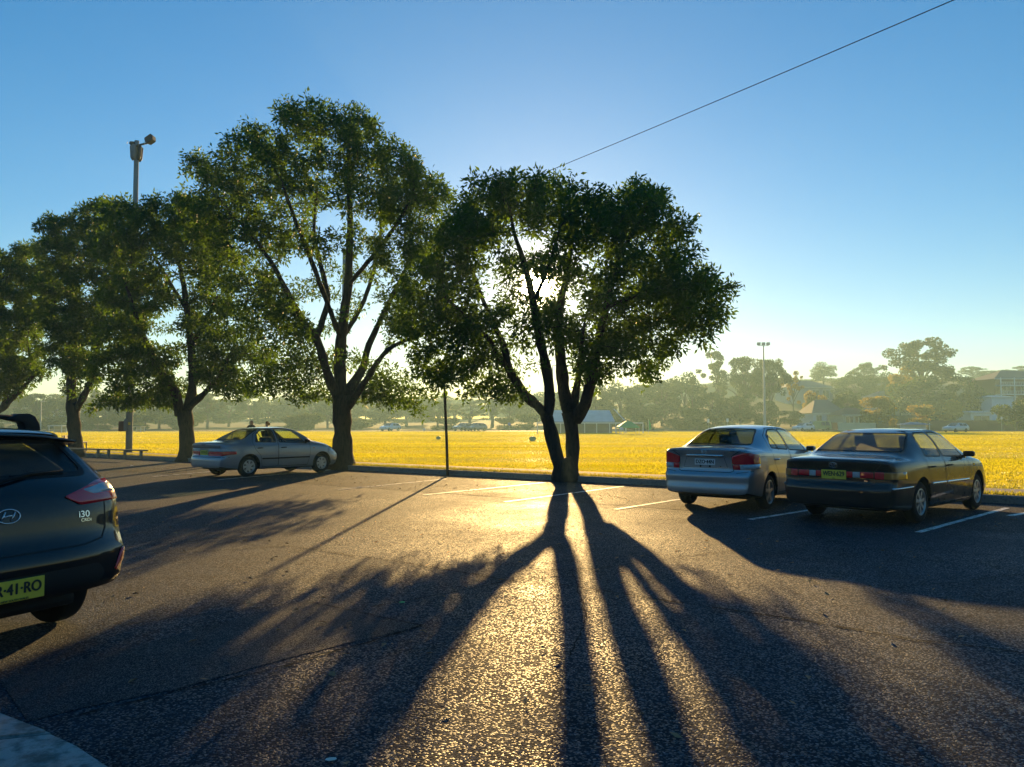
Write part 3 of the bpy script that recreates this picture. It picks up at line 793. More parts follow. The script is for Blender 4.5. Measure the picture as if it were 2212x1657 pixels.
def spline_pts(P, m=4):
    out = []
    for i in range(len(P) - 1):
        p0, p1, p2, p3 = P[max(i-1, 0)], P[i], P[i+1], P[min(i+2, len(P)-1)]
        for k in range(m):
            u = k / m; q = []
            for c in (0, 1):
                d1, d2 = (p2[c]-p0[c]) / 2, (p3[c]-p1[c]) / 2
                if (p1[c]-p0[c]) * (p2[c]-p1[c]) <= 0: d1 = 0
                if (p3[c]-p2[c]) * (p2[c]-p1[c]) <= 0: d2 = 0
                s = p2[c]-p1[c]; lim = 2.5 * abs(s)
                d1 = max(-lim, min(lim, d1)); d2 = max(-lim, min(lim, d2))
                q.append((2*u**3-3*u*u+1)*p1[c] + (u**3-2*u*u+u)*d1 + (-2*u**3+3*u*u)*p2[c] + (u**3-u*u)*d2)
            out.append(tuple(q))
    out.append(tuple(P[-1])); return out

class Car:
    def __init__(s, S):
        s.S = S; s.L, s.W = S['L'], S['W']
        s.f = {k: interp(S[k]) for k in ('top', 'belt', 'bot', 'plan', 'wt', 'crown')}
        s.rear = interp(S['rear']); s.front = interp(S['front'])
        s.root = empty(S['name']); tag(s.root, S['label'], 'car', S.get('group'))
        s.build_body()
    def section(s, x):
        W = s.W / 2 * s.f['plan'](x); zb, zt, be = s.f['bot'](x), s.f['top'](x), s.f['belt'](x)
        be = min(be, zt - .012); wt = s.W / 2 * s.f['wt'](x); cr = s.f['crown'](x); ze = max(zt - cr, be + .006)
        sh = s.S.get('shoulder', .955); wb = max(W * sh, wt + .004)
        mid = zb + (be - zb) * .48
        P = [(0, zb), (W * .55, zb), (W * .86, zb + .004), (W * .94, zb + .03), (W * .972, zb + .12), (W * .992, mid - .06), (W, mid + .08),
             (W * .993, be - .13), ((W * .99 + wb) / 2 + .004, be - .04), (wb, be)]
        P += [(wb + (wt - wb) * .30 + .012, be + (ze - be) * .34), (wb + (wt - wb) * .64 + .012, be + (ze - be) * .68), (wt + .004, ze - (ze - be) * .06), (wt - .035, ze + (zt - ze) * .30),
              (wt * .72, zt - cr * .28), (wt * .36, zt - cr * .06), (0, zt)]
        return spline_pts(P, 3)
    def build_body(s):
        S = s.S; L = s.L
        xs = np.unique(np.round(np.concatenate([np.linspace(0, .12, 7), np.linspace(.12, L - .2, 74), np.linspace(L - .2, L, 10)]), 4))
        prof = [s.section(x) for x in xs]; m = len(prof[0])
        bm = bmesh.new(); grid = []
        def wx(x, y, z):
            fr = max(0, 1 - x / .9) ** 1.5; ff = max(0, 1 - (L - x) / .9) ** 1.5
            yy = abs(y) / (s.W / 2)
            return x + fr * (s.rear(z) + S.get('rcurve', .10) * yy ** 3.0) - ff * (s.front(z) + S.get('fcurve', .28) * yy ** 2.6)
        for x, P in zip(xs, prof):
            row = {}
            for sd_ in (1, -1):
                for i, (y, z) in enumerate(P):
                    if sd_ == -1 and (i == 0 or i == m - 1): row[(-1, i)] = row[(1, i)]; continue
                    row[(sd_, i)] = bm.verts.new((wx(x, y, z), sd_ * y, z))
            grid.append(row)
        for a, b in zip(grid, grid[1:]):
            for i in range(m - 1):
                for sd_ in (1, -1):
                    q = [a[(sd_, i)], b[(sd_, i)], b[(sd_, i+1)], a[(sd_, i+1)]]
                    q = list(dict.fromkeys(q))
                    if len(q) > 2: bm.faces.new(q if sd_ == -1 else q[::-1])
        for end, row in ((0, grid[0]), (1, grid[-1])):         # curved end caps
            P = prof[0] if end == 0 else prof[-1]; x = xs[0] if end == 0 else xs[-1]; K = 24; lines = []
            for i, (y, z) in enumerate(P):
                if i in (0, m - 1): lines.append([row[(1, i)]]); continue
                ln = [row[(-1, i)]] + [bm.verts.new((wx(x, -y + 2*y*k/K, z), -y + 2*y*k/K, z)) for k in range(1, K)] + [row[(1, i)]]
                lines.append(ln)
            for a, b in zip(lines, lines[1:]):
                if len(a) == 1 and len(b) == 1: continue
                for k in range(K):
                    q = [a[min(k, len(a)-1)], a[min(k+1, len(a)-1)], b[min(k+1, len(b)-1)], b[min(k, len(b)-1)]]
                    q = list(dict.fromkeys(q))
                    if len(q) > 2:
                        try: bm.faces.new(q[::-1] if end == 0 else q)
                        except ValueError: pass
        bmesh.ops.remove_doubles(bm, verts=bm.verts, dist=.0006)
        bmesh.ops.recalc_face_normals(bm, faces=bm.faces[:])
        bm.normal_update()
        s.bvh = BVHTree.FromBMesh(bm)
        s.bm = bm
    def side_y(s, x, z, sd_):
        h = s.bvh.ray_cast(Vector((x, 3 * sd_, z)), Vector((0, -sd_, 0))); return h
    def rear_x(s, y, z): return s.bvh.ray_cast(Vector((-3, y, z)), Vector((1, 0, 0)))
    def seam(s, pts, view, sd_=1, w=.008, name='panel_gap', parent=None, mat=None, off=.0016, h=None):
        P = [Vector(p) for p in pts]; path = []
        for a, b in zip(P, P[1:]):
            n = max(1, int((b-a).length / .03)); path += [a.lerp(b, k/n) for k in range(n)]
        path.append(P[-1]); bm = bmesh.new(); L_, R_ = [], []
        for i, c in enumerate(path):
            d = (path[min(i+1, len(path)-1)] - path[max(i-1, 0)]).normalized(); q = Vector((-d.y, d.x)) * w / 2
            pr = []
            for e in (c + q, c - q):
                hit = s.side_y(e.x, e.y, sd_) if view == 'side' else s.rear_x(e.x, e.y) if view == 'rear' else s.bvh.ray_cast(Vector((e.x, e.y, 3)), Vector((0, 0, -1)))
                if hit[0] is None: break
                nn = hit[1]
                pr.append(hit[0] + nn * off)
            if len(pr) < 2: continue
            L_.append(bm.verts.new(pr[0])); R_.append(bm.verts.new(pr[1]))
        if len(L_) < 2: bm.free(); return None
        for i in range(len(L_)-1): bm.faces.new((L_[i], R_[i], R_[i+1], L_[i+1]))
        o = obj_bm(name, bm, mat or M_BLK, parent or s.root, True)
        if h:
            md = o.modifiers.new('shell', 'SOLIDIFY'); md.thickness = h; md.offset = 0
        return o
    def window(s, poly, view, filt, glass, name='window', trim=.022, r=.05):
        outer = round_poly(poly, r); inner = round_poly(shrink(poly, trim), max(.01, r - trim))
        fin = cut(s.bm, inner, view, filt); g = split_off(s.bm, fin, name, glass, s.root, -.004)
        if trim > .004:
            fo = cut(s.bm, outer, view, filt); split_off(s.bm, fo, 'seal', M_BLK, g or s.root, .002)
        return g
    def lamp(s, poly, view, filt, mat, name, r=.03, off=.004, thick=.006):
        f = cut(s.bm, round_poly(poly, r) if r else poly, view, filt); return split_off(s.bm, f, name, mat, s.root, off, thick)
    def wheels(s, kind):
        S = s.S; r = S['r']
        for xw in S['axles']:
            for sd_ in (1, -1):
                R_ = r + S.get('arch', .055); n = 26
                poly = [(xw + R_ * math.cos(2*math.pi*k/n), r + .012 + R_ * math.sin(2*math.pi*k/n)) for k in range(n)]
                fs = cut(s.bm, poly, 'side', lambda f: f.calc_center_median().y * sd_ > .55 and f.calc_center_median().z < 1.0)
                bmesh.ops.delete(s.bm, geom=fs, context='FACES')
                # dark liner
                b2 = bmesh.new(); rings = []
                yo = s.W / 2 * .955; hh = s.side_y(xw, r + R_ * .98, sd_)
                for yy in (yo, yo - .30):
                    rings.append([b2.verts.new((xw + (R_ + .012) * math.cos(math.pi * (k/18 * 1.04 - .02)), sd_ * yy, r + .012 + (R_ + .012) * math.sin(math.pi * (k/18 * 1.04 - .02)))) for k in range(19)])
                for k in range(18): b2.faces.new((rings[0][k], rings[0][k+1], rings[1][k+1], rings[1][k]))
                b2.faces.new(rings[1])
                obj_bm('wheel_liner', b2, M_BLK, s.root)
                # arch lip that follows the body
                pts = [(xw + (R_ + .008) * math.cos(math.pi * k/20), r + .012 + (R_ + .008) * math.sin(math.pi * k/20)) for k in range(21)]
                # wheel
                y = sd_ * (s.W / 2 - S.get('inset', .035)); M = Matrix.Translation((xw, y, r)) @ Matrix.Rotation(-math.pi/2 * sd_, 4, 'X')
                tw = S.get('tw', .19)
                b3 = bmesh.new(); lathe(b3, [(.04, -.09), (r * .55, -.09), (r * .56, -.06), (.04, -.06)], 20, M, True)
                hub = obj_bm('wheel', b3, M_BLK, s.root)
                b3 = bmesh.new(); rr = r * S.get('rimr', .64)
                prof = [(rr, -tw), (rr + .03, -tw - .004), (r - .03, -tw + .01), (r - .008, -tw + .03), (r, -tw + .055), (r, -.055), (r - .008, -.026), (r - .03, -.006), (rr + .035, .004), (rr + .008, -.002), (rr, -.02)]
                lathe(b3, prof, 40, M, True); obj_bm('tyre', b3, M_RUB, hub, True)
                b3 = bmesh.new(); lathe(b3, [(rr + .006, -.004), (rr - .008, -.002), (rr - .02, -.016), (rr - .03, -.10), (rr - .01, -.10)], 40, M)
                lathe(b3, [(.002, -.006), (.045, -.008), (.06, -.02), (.06, -.06), (.002, -.06)], 20, M)
                ns, w0, w1, tws = kind
                for k in range(ns):
                    a = 2 * math.pi * (k + .25) / ns; ca, sa = math.cos(a), math.sin(a)
                    b = a + tws; cb, sb = math.cos(b), math.sin(b)
                    q = [(.05*ca - w0*-sa, .05*sa - w0*ca), (.05*ca + w0*-sa, .05*sa + w0*ca), ((rr-.012)*cb + w1*-sb, (rr-.012)*sb + w1*cb), ((rr-.012)*cb - w1*-sb, (rr-.012)*sb - w1*cb)]
                    prism(b3, q, -.045, -.014, M)
                    cxm = [(x_ * .98, y_ * .98) for x_, y_ in q]
                bmesh.ops.recalc_face_normals(b3, faces=b3.faces[:])
                obj_bm('rim', b3, M_ALLOY, hub)
    def interior(s, seatmat, fx, rx_, floor=.34, headrests=True, roof=1.3):
        S = s.S; W = s.W
        bm = bmesh.new(); bx(bm, S['cab'][0], S['cab'][1], -W/2*.86, W/2*.86, floor - .06, floor); obj_bm('cabin_floor', bm, M_SEAT, s.root)
        def seat(x, y, w, hr=True, hb=.62):
            bm = bmesh.new()
            bx(bm, x - .02, x + .48, y - w/2, y + w/2, floor, floor + .22)
            M = Matrix.Translation((x, y, floor + .16)) @ Matrix.Rotation(-.30, 4, 'Y')
            vs = bx(bm, -.08, .05, -w/2, w/2, 0, hb, M)
            bevel_all(bm, .04, 3)
            o = obj_bm('seat', bm, seatmat, s.root, True)
            if hr:
                for dy in ([0] if w < .8 else [-w*.28, w*.28]):
                    bm = bmesh.new(); vs = bx(bm, -.05, .03, dy - .12, dy + .12, hb + .02, hb + (.20 if w < .8 else .12), M)
                    bevel_all(bm, .03, 3); obj_bm('headrest', bm, seatmat, o, True)
        for y in (.36, -.36): seat(fx, y, .50)
        seat(rx_ + .22, 0, 1.22, True, .50)
        bm = bmesh.new(); db = S['cab'][1]; prism(bm, [(db - .55, .72), (db - .1, .95), (db + .25, .93), (db + .25, .45), (db - .45, .5)], -W/2*.80, W/2*.80, Matrix(((1,0,0,0),(0,0,1,0),(0,1,0,0),(0,0,0,1))))
        bmesh.ops.recalc_face_normals(bm, faces=bm.faces[:]); bevel_all(bm, .03, 2); obj_bm('dashboard', bm, M_BLK, s.root, True)
        bm = bmesh.new(); Mw = Matrix.Translation((db - .62, -.36, .86)) @ Matrix.Rotation(R(65), 4, 'Y')
        lathe(bm, [(.185 + .014 * math.cos(2*math.pi*k/8), .014 * math.sin(2*math.pi*k/8)) for k in range(8)], 24, Mw, True)
        bx(bm, -.18, .18, -.02, .02, -.008, .008, Mw); lathe(bm, [(.002, .02), (.06, .015), (.06, -.03), (.002, -.03)], 12, Mw); obj_bm('steering_wheel', bm, M_BLK, s.root, True)
        if S.get('shelf'):
            x0, x1, z = S['shelf']; bm = bmesh.new(); bx(bm, x0, x1, -W/2*.72, W/2*.72, z - .02, z); obj_bm('parcel_shelf', bm, M_SEAT, s.root)
    def mirror(s, x, z, mat):
        for sd_ in (1, -1):
            h = s.side_y(x, z, sd_); y0 = h[0].y if h[0] else sd_ * .8
            bm = bmesh.new(); M = Matrix.Translation((x, y0 + sd_ * .12, z + .04))
            vs = bx(bm, -.05, .05, -.085, .085, -.05, .055, M)
            for v in vs:
                if (M.inverted() @ v.co).x > 0: v.co.z = z + .04 + (v.co.z - z - .04) * .7
            bevel_all(bm, .03, 3); bx(bm, -.02, .03, -.16, -.06, -.07, -.02, M @ Matrix.Scale(sd_, 4, (0, 1, 0)))
            o = obj_bm('wing_mirror', bm, mat, s.root, True)
            bm = bmesh.new(); bx(bm, -.053, -.0505, -.065, .065, -.036, .04, M); obj_bm('mirror_glass', bm, M_TINT, o)
    def plate(s, text, z, mat, w=.372, h=.134, y=0, tilt=0, size=.105, state=None):
        h_ = s.rear_x(y, z); p = h_[0]; n = h_[1]
        M = Matrix.Translation((p.x - .012, y, z)) @ Matrix.Rotation(tilt, 4, 'Y')
        bm = bmesh.new(); bx(bm, -.003, .004, -w/2, w/2, -h/2, h/2, M); bevel_all(bm, .0025, 1)
        o = obj_bm('number_plate', bm, mat, s.root)
        me = text_mesh(text, size, 'plate_lettering', .0012, .0035)
        wx_ = max(v.co.x for v in me.vertices) - min(v.co.x for v in me.vertices); k = min(1.25, (w * .88) / wx_)
        up = h * .06 if state else 0
        T = M @ Matrix(((0, 0, -1, -.0045), (-1, 0, 0, 0), (0, 1, 0, up), (0, 0, 0, 1))) @ Matrix.Diagonal((k, 1, 1, 1))
        me.transform(T); link('plate_lettering', me, M_INK, o)
        if state:
            me = text_mesh(state, .018, 'plate_lettering', .0008, .0004)
            me.transform(M @ Matrix(((0, 0, -1, -.0045), (-1, 0, 0, 0), (0, 1, 0, -h * .42), (0, 0, 0, 1)))); link('plate_lettering', me, M_INK, o)
        bm = bmesh.new(); bx(bm, 0, .03, -w/2 + .03, w/2 - .03, -h/2 + .02, h/2 - .02, M); obj_bm('plate_bracket', bm, M_BLK, o)
        return o
    def script(s, text, y, z, size, name='badge_lettering', mat=None, sx=1.0):
        h = s.rear_x(y, z); p, n = h[0], h[1]
        me = text_mesh(text, size, name, .002, .001)
        X = Vector((0, -1, 0)); X = (X - n * X.dot(n)).normalized(); Yv = n.cross(X)
        T = Matrix(((X.x, Yv.x, n.x, p.x + n.x*.003), (X.y, Yv.y, n.y, p.y + n.y*.003), (X.z, Yv.z, n.z, p.z + n.z*.003), (0, 0, 0, 1))) @ Matrix.Diagonal((sx, 1, 1, 1))
        me.transform(T); link(name, me, mat or M_CHROME, s.root)
    def emblem(s, loops, y, z, w, name='emblem', rad=.004, straight=()):
        h = s.rear_x(y, z); p, n = h[0], h[1]
        X = Vector((0, -1, 0)); X = (X - n * X.dot(n)).normalized(); Yv = n.cross(X)
        bm = bmesh.new()
        for cx_, cy_, rx_, ry_ in loops:
            pts = [p + n*.004 + X * (cx_ + rx_ * math.cos(a)) * w + Yv * (cy_ + ry_ * math.sin(a)) * w for a in np.linspace(0, 2*math.pi, 25)]
            tube(bm, pts, rad, 6, False)
        for ln in straight: tube(bm, [p + n*.004 + X * a * w + Yv * b * w for a, b in ln], rad * 1.4, 6)
        obj_bm(name, bm, M_CHROME, s.root, True)
    def handle(s, x, z, mat, sd_, door):
        h = s.side_y(x, z, sd_); p = h[0]
        bm = bmesh.new(); pts = [(x - .09, p.y + sd_*.002, z), (x - .07, p.y + sd_*.032, z + .002), (x, p.y + sd_*.038, z + .003), (x + .07, p.y + sd_*.034, z + .002), (x + .09, p.y + sd_*.002, z)]
        tube(bm, pts, [.010, .013, .014, .013, .010], 8); obj_bm('door_handle', bm, mat, door or s.root, True)
    def doors(s, polys, mat, hmat, hz, sides=(1, -1)):
        for sd_ in sides:
            for k, poly in enumerate(polys):
                fs = cut(s.bm, round_poly(poly, .05), 'side', lambda f: f.normal.y * sd_ > .18 and f.calc_center_median().y * sd_ > .3)
                d = split_off(s.bm, fs, 'door', mat, s.root)
                rp = round_poly(poly, .05); s.seam(rp + rp[:1], 'side', sd_, .009, 'door_gap', d)
                xh = min(p[0] for p in poly if p[1] > .5) + .17
                s.handle(xh + (0.06 if k == 0 else 0), hz, hmat, sd_, d)
    def finish(s, mat, loc_px=None, heading=0, pos=None, ref=None):
        # underside and lowest edge in black plastic
        for f in s.bm.faces: f.smooth = True
        me = bpy.data.meshes.new('body'); s.bm.to_mesh(me); s.bm.free()
        me.materials.append(mat); me.materials.append(M_BLK)
        for p in me.polygons:
            if p.normal.z < -.55 and p.center.z < .42: p.material_index = 1
        o = bpy.data.objects.new('body', me); COL.objects.link(o); o.parent = s.root
        # underbody and exhaust
        bm = bmesh.new(); bx(bm, .35, s.L - .4, -s.W/2*.72, s.W/2*.72, .20, .30); bevel_all(bm, .04, 2); obj_bm('underbody', bm, M_BLK, s.root)
        a = R(90) - heading
        s.root.rotation_euler = (0, 0, a)
        lp = Vector((ref[0], ref[1], 0)); lp.rotate(Matrix.Rotation(a, 3, 'Z')); s.root.location = (pos.x - lp.x, pos.y - lp.y, .006)
REARF = lambda f: f.normal.x < -.12
SIDEF = lambda sd_: (lambda f: f.normal.y * sd_ > .25 and f.calc_center_median().z > .86)
def mir(p): return [(-a, b) for a, b in p][::-1]
def sedan_common(C, rearwin, screen, sidewins, glass, rear_glass):
    C.window(rearwin, 'rear', lambda f: f.normal.x < -.1 and f.calc_center_median().z > 1.0, rear_glass, 'rear_window', .02, .07)
    C.window(screen, 'rear', lambda f: f.normal.x > .1 and f.calc_center_median().z > .95, glass, 'windscreen', .02, .07)
    for sd_ in (1, -1):
        for w in sidewins: C.window(w, 'side', SIDEF(sd_), glass, 'window', .02, .06)
def lampf(x): return lambda f: f.normal.x < -.03 and f.calc_center_median().x < x

# ---- silver compact sedan with red and clear lamps
H = Car(dict(name='silver_sedan', label='clean silver compact sedan with white number plate parked beside the dark sedan', group='cars parked nose to the kerb', L=4.40, W=1.695, r=.30, axles=(.93, 3.48), cab=(.9, 3.05), shelf=(.65, 1.2, 1.04), rimr=.68, shoulder=.965,
  top=[(0,1.045),(.07,1.075),(.35,1.085),(.55,1.10),(.72,1.165),(1.0,1.305),(1.35,1.425),(1.9,1.47),(2.35,1.455),(2.7,1.38),(3.1,1.20),(3.45,1.03),(3.6,.99),(4.0,.91),(4.28,.80),(4.4,.70)],
  belt=[(0,.99),(.5,1.015),(1.0,1.0),(2.0,.965),(3.3,.915),(3.8,.87),(4.4,.62)], bot=[(0,.30),(.3,.25),(.8,.2),(3.6,.19),(4.1,.2),(4.4,.25)],
  plan=[(0,.90),(.1,.955),(.4,.985),(1,1.0),(3.3,1.0),(3.9,.97),(4.2,.92),(4.4,.84)], wt=[(0,.85),(.45,.83),(.62,.76),(1.0,.70),(1.4,.665),(2.3,.665),(2.8,.70),(3.3,.78),(3.6,.80),(4.4,.70)],
  crown=[(0,.03),(.5,.035),(1.0,.05),(1.4,.06),(2.4,.06),(3.2,.06),(3.6,.05),(4.4,.05)],
  rear=[(.2,.06),(.30,.012),(.36,0),(.43,.003),(.46,.02),(.60,.004),(.645,.02),(.68,.07),(.90,.055),(1.02,.022),(1.06,.015),(1.5,.1)], front=[(.2,.08),(.35,.02),(.5,0),(.7,.04),(.95,.12)]))
sedan_common(H, [(-.60,1.115),(.60,1.115),(.47,1.40),(-.47,1.40)], [(-.66,1.05),(.66,1.05),(.5,1.415),(-.5,1.415)],
  [[(1.08,1.055),(1.93,1.005),(1.92,1.405),(1.55,1.39),(1.25,1.28)], [(1.99,1.0),(3.02,.96),(2.92,1.08),(2.56,1.36),(2.3,1.405),(1.98,1.405)]], M_GLASS, M_TINT)
for g in (lambda p: p, mir):
    H.lamp(g([(.47,.93),(.74,1.005),(.88,.95),(.88,.815),(.485,.80)]), 'rear', lampf(.42), M_REDL, 'tail_light', .03)
    H.lamp(g([(.487,.796),(.60,.80),(.61,.715),(.50,.715)]), 'rear', lampf(.42), M_REDL, 'tail_light', .01)
    H.lamp(g([(.605,.80),(.86,.808),(.84,.725),(.612,.715)]), 'rear', lampf(.42), M_CLR, 'reversing_light', .015)
bl = cut(H.bm, round_poly([(-.49,.67),(.49,.67),(.475,.93),(.56,1.02),(.62,1.06),(-.62,1.06),(-.56,1.02),(-.475,.93)], .03), 'rear', lambda f: f.normal.x < -.2 and f.calc_center_median().x < .4)
lid = split_off(H.bm, bl, 'boot_lid', M_SILVER, H.root)
H.seam([(-.72,1.03),(-.60,1.02),(-.472,.94),(-.478,.80),(-.50,.69),(-.44,.668),(.44,.668),(.50,.69),(.478,.80),(.472,.94),(.60,1.02),(.72,1.03)], 'rear', 1, .010, 'boot_gap', lid)
H.seam([(-.86,.70),(-.55,.655)], 'rear', 1, .007, 'bumper_gap'); H.seam([(.86,.70),(.55,.655)], 'rear', 1, .007, 'bumper_gap')
H.seam([(-.33,.945),(0,.952),(.33,.945)], 'rear', 1, .034, 'chrome_strip', lid, M_CHROME, .014, .022)
H.seam([(-.34,.918),(-.40,.74),(.40,.74),(.34,.918)], 'rear', 1, .006, 'plate_recess_edge', lid)
H.plate('DZO·44N', .835, M_PW, .372, .107, size=.088)
H.script('CITY', .56, 1.022, .035); H.script('i-VTEC', -.50, 1.022, .028)
H.emblem([], 0, 1.005, .05, straight=[[(-.62,.7),(-.5,-.7)],[(.62,.7),(.5,-.7)],[(-.5,0),(.5,0)],[(-.9,.75),(-.75,-.8),(.75,-.8),(.9,.75),(-.9,.75)]], rad=.0035)
for y in (-.085, .085):
    h = H.rear_x(y, .765); bm = bmesh.new(); bx(bm, h[0].x-.012, h[0].x+.01, y-.012, y+.012, .745, .785); obj_bm('plate_clip', bm, M_BLK, H.root)
bm = bmesh.new(); h = H.rear_x(-.27, .765); lathe(bm, [(.002, .004), (.014, .004), (.016, 0)], 12, Matrix.Translation(h[0]) @ Matrix.Rotation(-math.pi/2, 4, 'Y')); obj_bm('boot_lock', bm, M_CHROME, H.root)
H.doors([[(1.36,.27),(1.95,.27),(1.95,1.425),(1.5,1.41),(1.15,1.27),(1.0,1.07),(1.12,.80),(1.31,.58)], [(1.965,.27),(2.98,.27),(3.06,.6),(3.06,.965),(2.60,1.375),(2.35,1.425),(1.965,1.425)]], M_SILVER, M_CHROME, .86)
for sd_ in (1, -1): H.seam([(1.33,1.30),(1.44,1.02)], 'side', sd_, .035, 'quarter_pillar', None, M_BLK, .003)
H.wheels((5, .032, .028, 0)); H.mirror(2.93, .97, M_SILVER); H.interior(M_SEATB, 2.05, 1.30)
H.finish(M_SILVER, None, R(38), gp(1664, 1101), (.93, -.81))

# ---- dark sedan with horizontal lamp band and yellow plate
T = Car(dict(name='dark_sedan', label='dark blue green sedan with yellow plate and dew bright rear window', group='cars parked nose to the kerb', L=4.76, W=1.785, r=.315, axles=(1.09, 3.76), cab=(1.05, 3.2), shelf=(.75, 1.3, 1.0), rimr=.62,
  top=[(0,.93),(.05,.965),(.3,.995),(.62,1.015),(.74,1.04),(1.05,1.19),(1.42,1.345),(1.85,1.41),(2.4,1.42),(2.78,1.365),(3.2,1.18),(3.55,1.015),(3.7,.985),(4.2,.90),(4.6,.78),(4.76,.66)],
  belt=[(0,.90),(.5,.935),(1.2,.945),(2.2,.93),(3.4,.90),(4.0,.85),(4.76,.58)], bot=[(0,.27),(.3,.23),(.9,.2),(3.9,.18),(4.4,.2),(4.76,.25)],
  plan=[(0,.90),(.1,.95),(.4,.98),(1,1.0),(3.5,1.0),(4.2,.97),(4.55,.92),(4.76,.82)], wt=[(0,.84),(.5,.83),(.74,.77),(1.1,.71),(1.5,.67),(2.4,.67),(2.9,.70),(3.4,.79),(3.7,.82),(4.76,.70)],
  crown=[(0,.03),(.6,.04),(1.1,.05),(1.5,.055),(2.4,.055),(3.3,.06),(3.7,.05),(4.76,.05)],
  rear=[(.2,.06),(.30,.01),(.40,0),(.54,.0),(.58,.02),(.60,.055),(.80,.06),(.90,.035),(.95,.03),(1.5,.1)], front=[(.2,.08),(.35,.02),(.5,0),(.7,.04),(.95,.12)], rcurve=.13))
sedan_common(T, [(-.70,1.055),(.70,1.055),(.555,1.345),(-.555,1.345)], [(-.70,1.03),(.70,1.03),(.53,1.37),(-.53,1.37)],
  [[(1.34,.985),(2.06,.965),(2.04,1.36),(1.62,1.355),(1.50,1.28)], [(2.13,.965),(3.12,.935),(2.98,1.08),(2.66,1.325),(2.4,1.365),(2.11,1.365)]], M_DEW3, M_DEW)
for g in (lambda p: p, mir):
    T.lamp(g([(.19,.70),(.275,.70),(.275,.785),(.19,.785)]), 'rear', lampf(.5), M_REDL, 'tail_light', .012)
    T.lamp(g([(.28,.70),(.38,.70),(.38,.785),(.28,.785)]), 'rear', lampf(.5), M_CLR, 'reversing_light', .006)
    T.lamp(g([(.385,.70),(.565,.70),(.565,.785),(.385,.785)]), 'rear', lampf(.5), M_REDL, 'tail_light', .01)
    T.lamp(g([(.58,.69),(.70,.69),(.70,.79),(.58,.79)]), 'rear', lampf(.5), M_REDL, 'tail_light', .01)
    T.lamp(g([(.703,.69),(.90,.69),(.90,.79),(.703,.79)]), 'rear', lampf(.5), M_AMB, 'turn_light', .01)
bl = cut(T.bm, round_poly([(-.57,.60),(.57,.60),(.57,.80),(.70,.955),(-.70,.955),(-.57,.80)], .03), 'rear', lambda f: f.normal.x < -.2 and f.calc_center_median().x < .4)
lid = split_off(T.bm, bl, 'boot_lid', M_NAVY, T.root)
T.seam([(-.72,.95),(-.58,.80),(-.575,.62),(-.5,.598),(.5,.598),(.575,.62),(.58,.80),(.72,.95)], 'rear', 1, .010, 'boot_gap', lid)
T.plate('WEN·629', .735, M_PY, .372, .134, size=.10, state='NSW')
T.emblem([(0,0,1,.68),(0,.02,.34,.60),(0,.30,.68,.30)], 0, .875, .062, rad=.0036)
T.script('V6', -.46, .655, .04)
T.doors([[(1.50,.27),(2.09,.27),(2.09,1.385),(1.60,1.375),(1.40,1.25),(1.27,1.0),(1.36,.80),(1.46,.60)], [(2.105,.27),(3.20,.27),(3.26,.6),(3.24,.95),(2.70,1.345),(2.45,1.385),(2.105,1.385)]], M_NAVY, M_BLK, .83)
for sd_ in (1, -1):
    T.seam([(1.47,.575),(2.08,.57)], 'side', sd_, .035, 'side_moulding', None, M_CHROME, .009, .012)
    T.seam([(2.12,.57),(3.22,.56)], 'side', sd_, .035, 'side_moulding', None, M_CHROME, .009, .012)
    T.seam([(.12,.555),(.71,.565)], 'side', sd_, .026, 'side_moulding', None, M_CHROME, .007, .01)
    T.seam([(1.50,.235),(3.30,.23)], 'side', sd_, .014, 'sill_strip', None, M_CHROME, .004)
    h = T.side_y(3.52, .80, sd_); bm = bmesh.new(); bx(bm, 3.49, 3.55, h[0].y-.004, h[0].y+.006, .785, .815); obj_bm('side_repeater', bm, M_AMB, T.root)
bm = bmesh.new(); bx(bm, .80, .90, -.15, .15, 1.0, 1.065); bevel_all(bm, .015, 2); obj_bm('high_brake_light', bm, M_BLK, T.root, True)
T.wheels((7, .022, .026, 0)); T.mirror(3.04, .95, M_NAVY); T.interior(M_SEAT, 2.2, 1.42)
T.finish(M_NAVY, None, R(47), gp(1992, 1131), (1.09, -.86))

# ---- older silver sedan with rounded lamps
N = Car(dict(name='older_silver_sedan', label='older silver sedan with black side strip and seven hole wheels beside a tree trunk', group='cars parked nose to the kerb', L=4.32, W=1.69, r=.292, axles=(.93, 3.465), cab=(.95, 3.0), shelf=(.65, 1.2, .98), rimr=.62,
  top=[(0,.93),(.06,.96),(.3,.985),(.55,1.0),(.68,1.03),(1.0,1.185),(1.35,1.33),(1.7,1.38),(2.2,1.395),(2.55,1.35),(2.95,1.17),(3.25,1.01),(3.4,.975),(3.9,.88),(4.2,.76),(4.32,.64)],
  belt=[(0,.88),(.5,.91),(1.2,.915),(2.2,.90),(3.2,.87),(3.7,.82),(4.32,.56)], bot=[(0,.28),(.3,.24),(.8,.2),(3.6,.19),(4.1,.2),(4.32,.25)],
  plan=[(0,.88),(.1,.945),(.4,.98),(1,1.0),(3.3,1.0),(3.9,.965),(4.15,.91),(4.32,.80)], wt=[(0,.82),(.5,.81),(.68,.76),(1.0,.71),(1.4,.66),(2.2,.66),(2.7,.70),(3.1,.78),(3.4,.80),(4.32,.68)],
  crown=[(0,.03),(.6,.04),(1.1,.05),(1.5,.055),(2.3,.055),(3.1,.06),(3.4,.05),(4.32,.05)],
  rear=[(.2,.06),(.30,.012),(.36,0),(.50,.0),(.55,.015),(.58,.05),(.78,.05),(.90,.02),(.95,.02),(1.5,.1)], front=[(.2,.08),(.35,.02),(.5,0),(.7,.05),(.95,.14)], rcurve=.13))
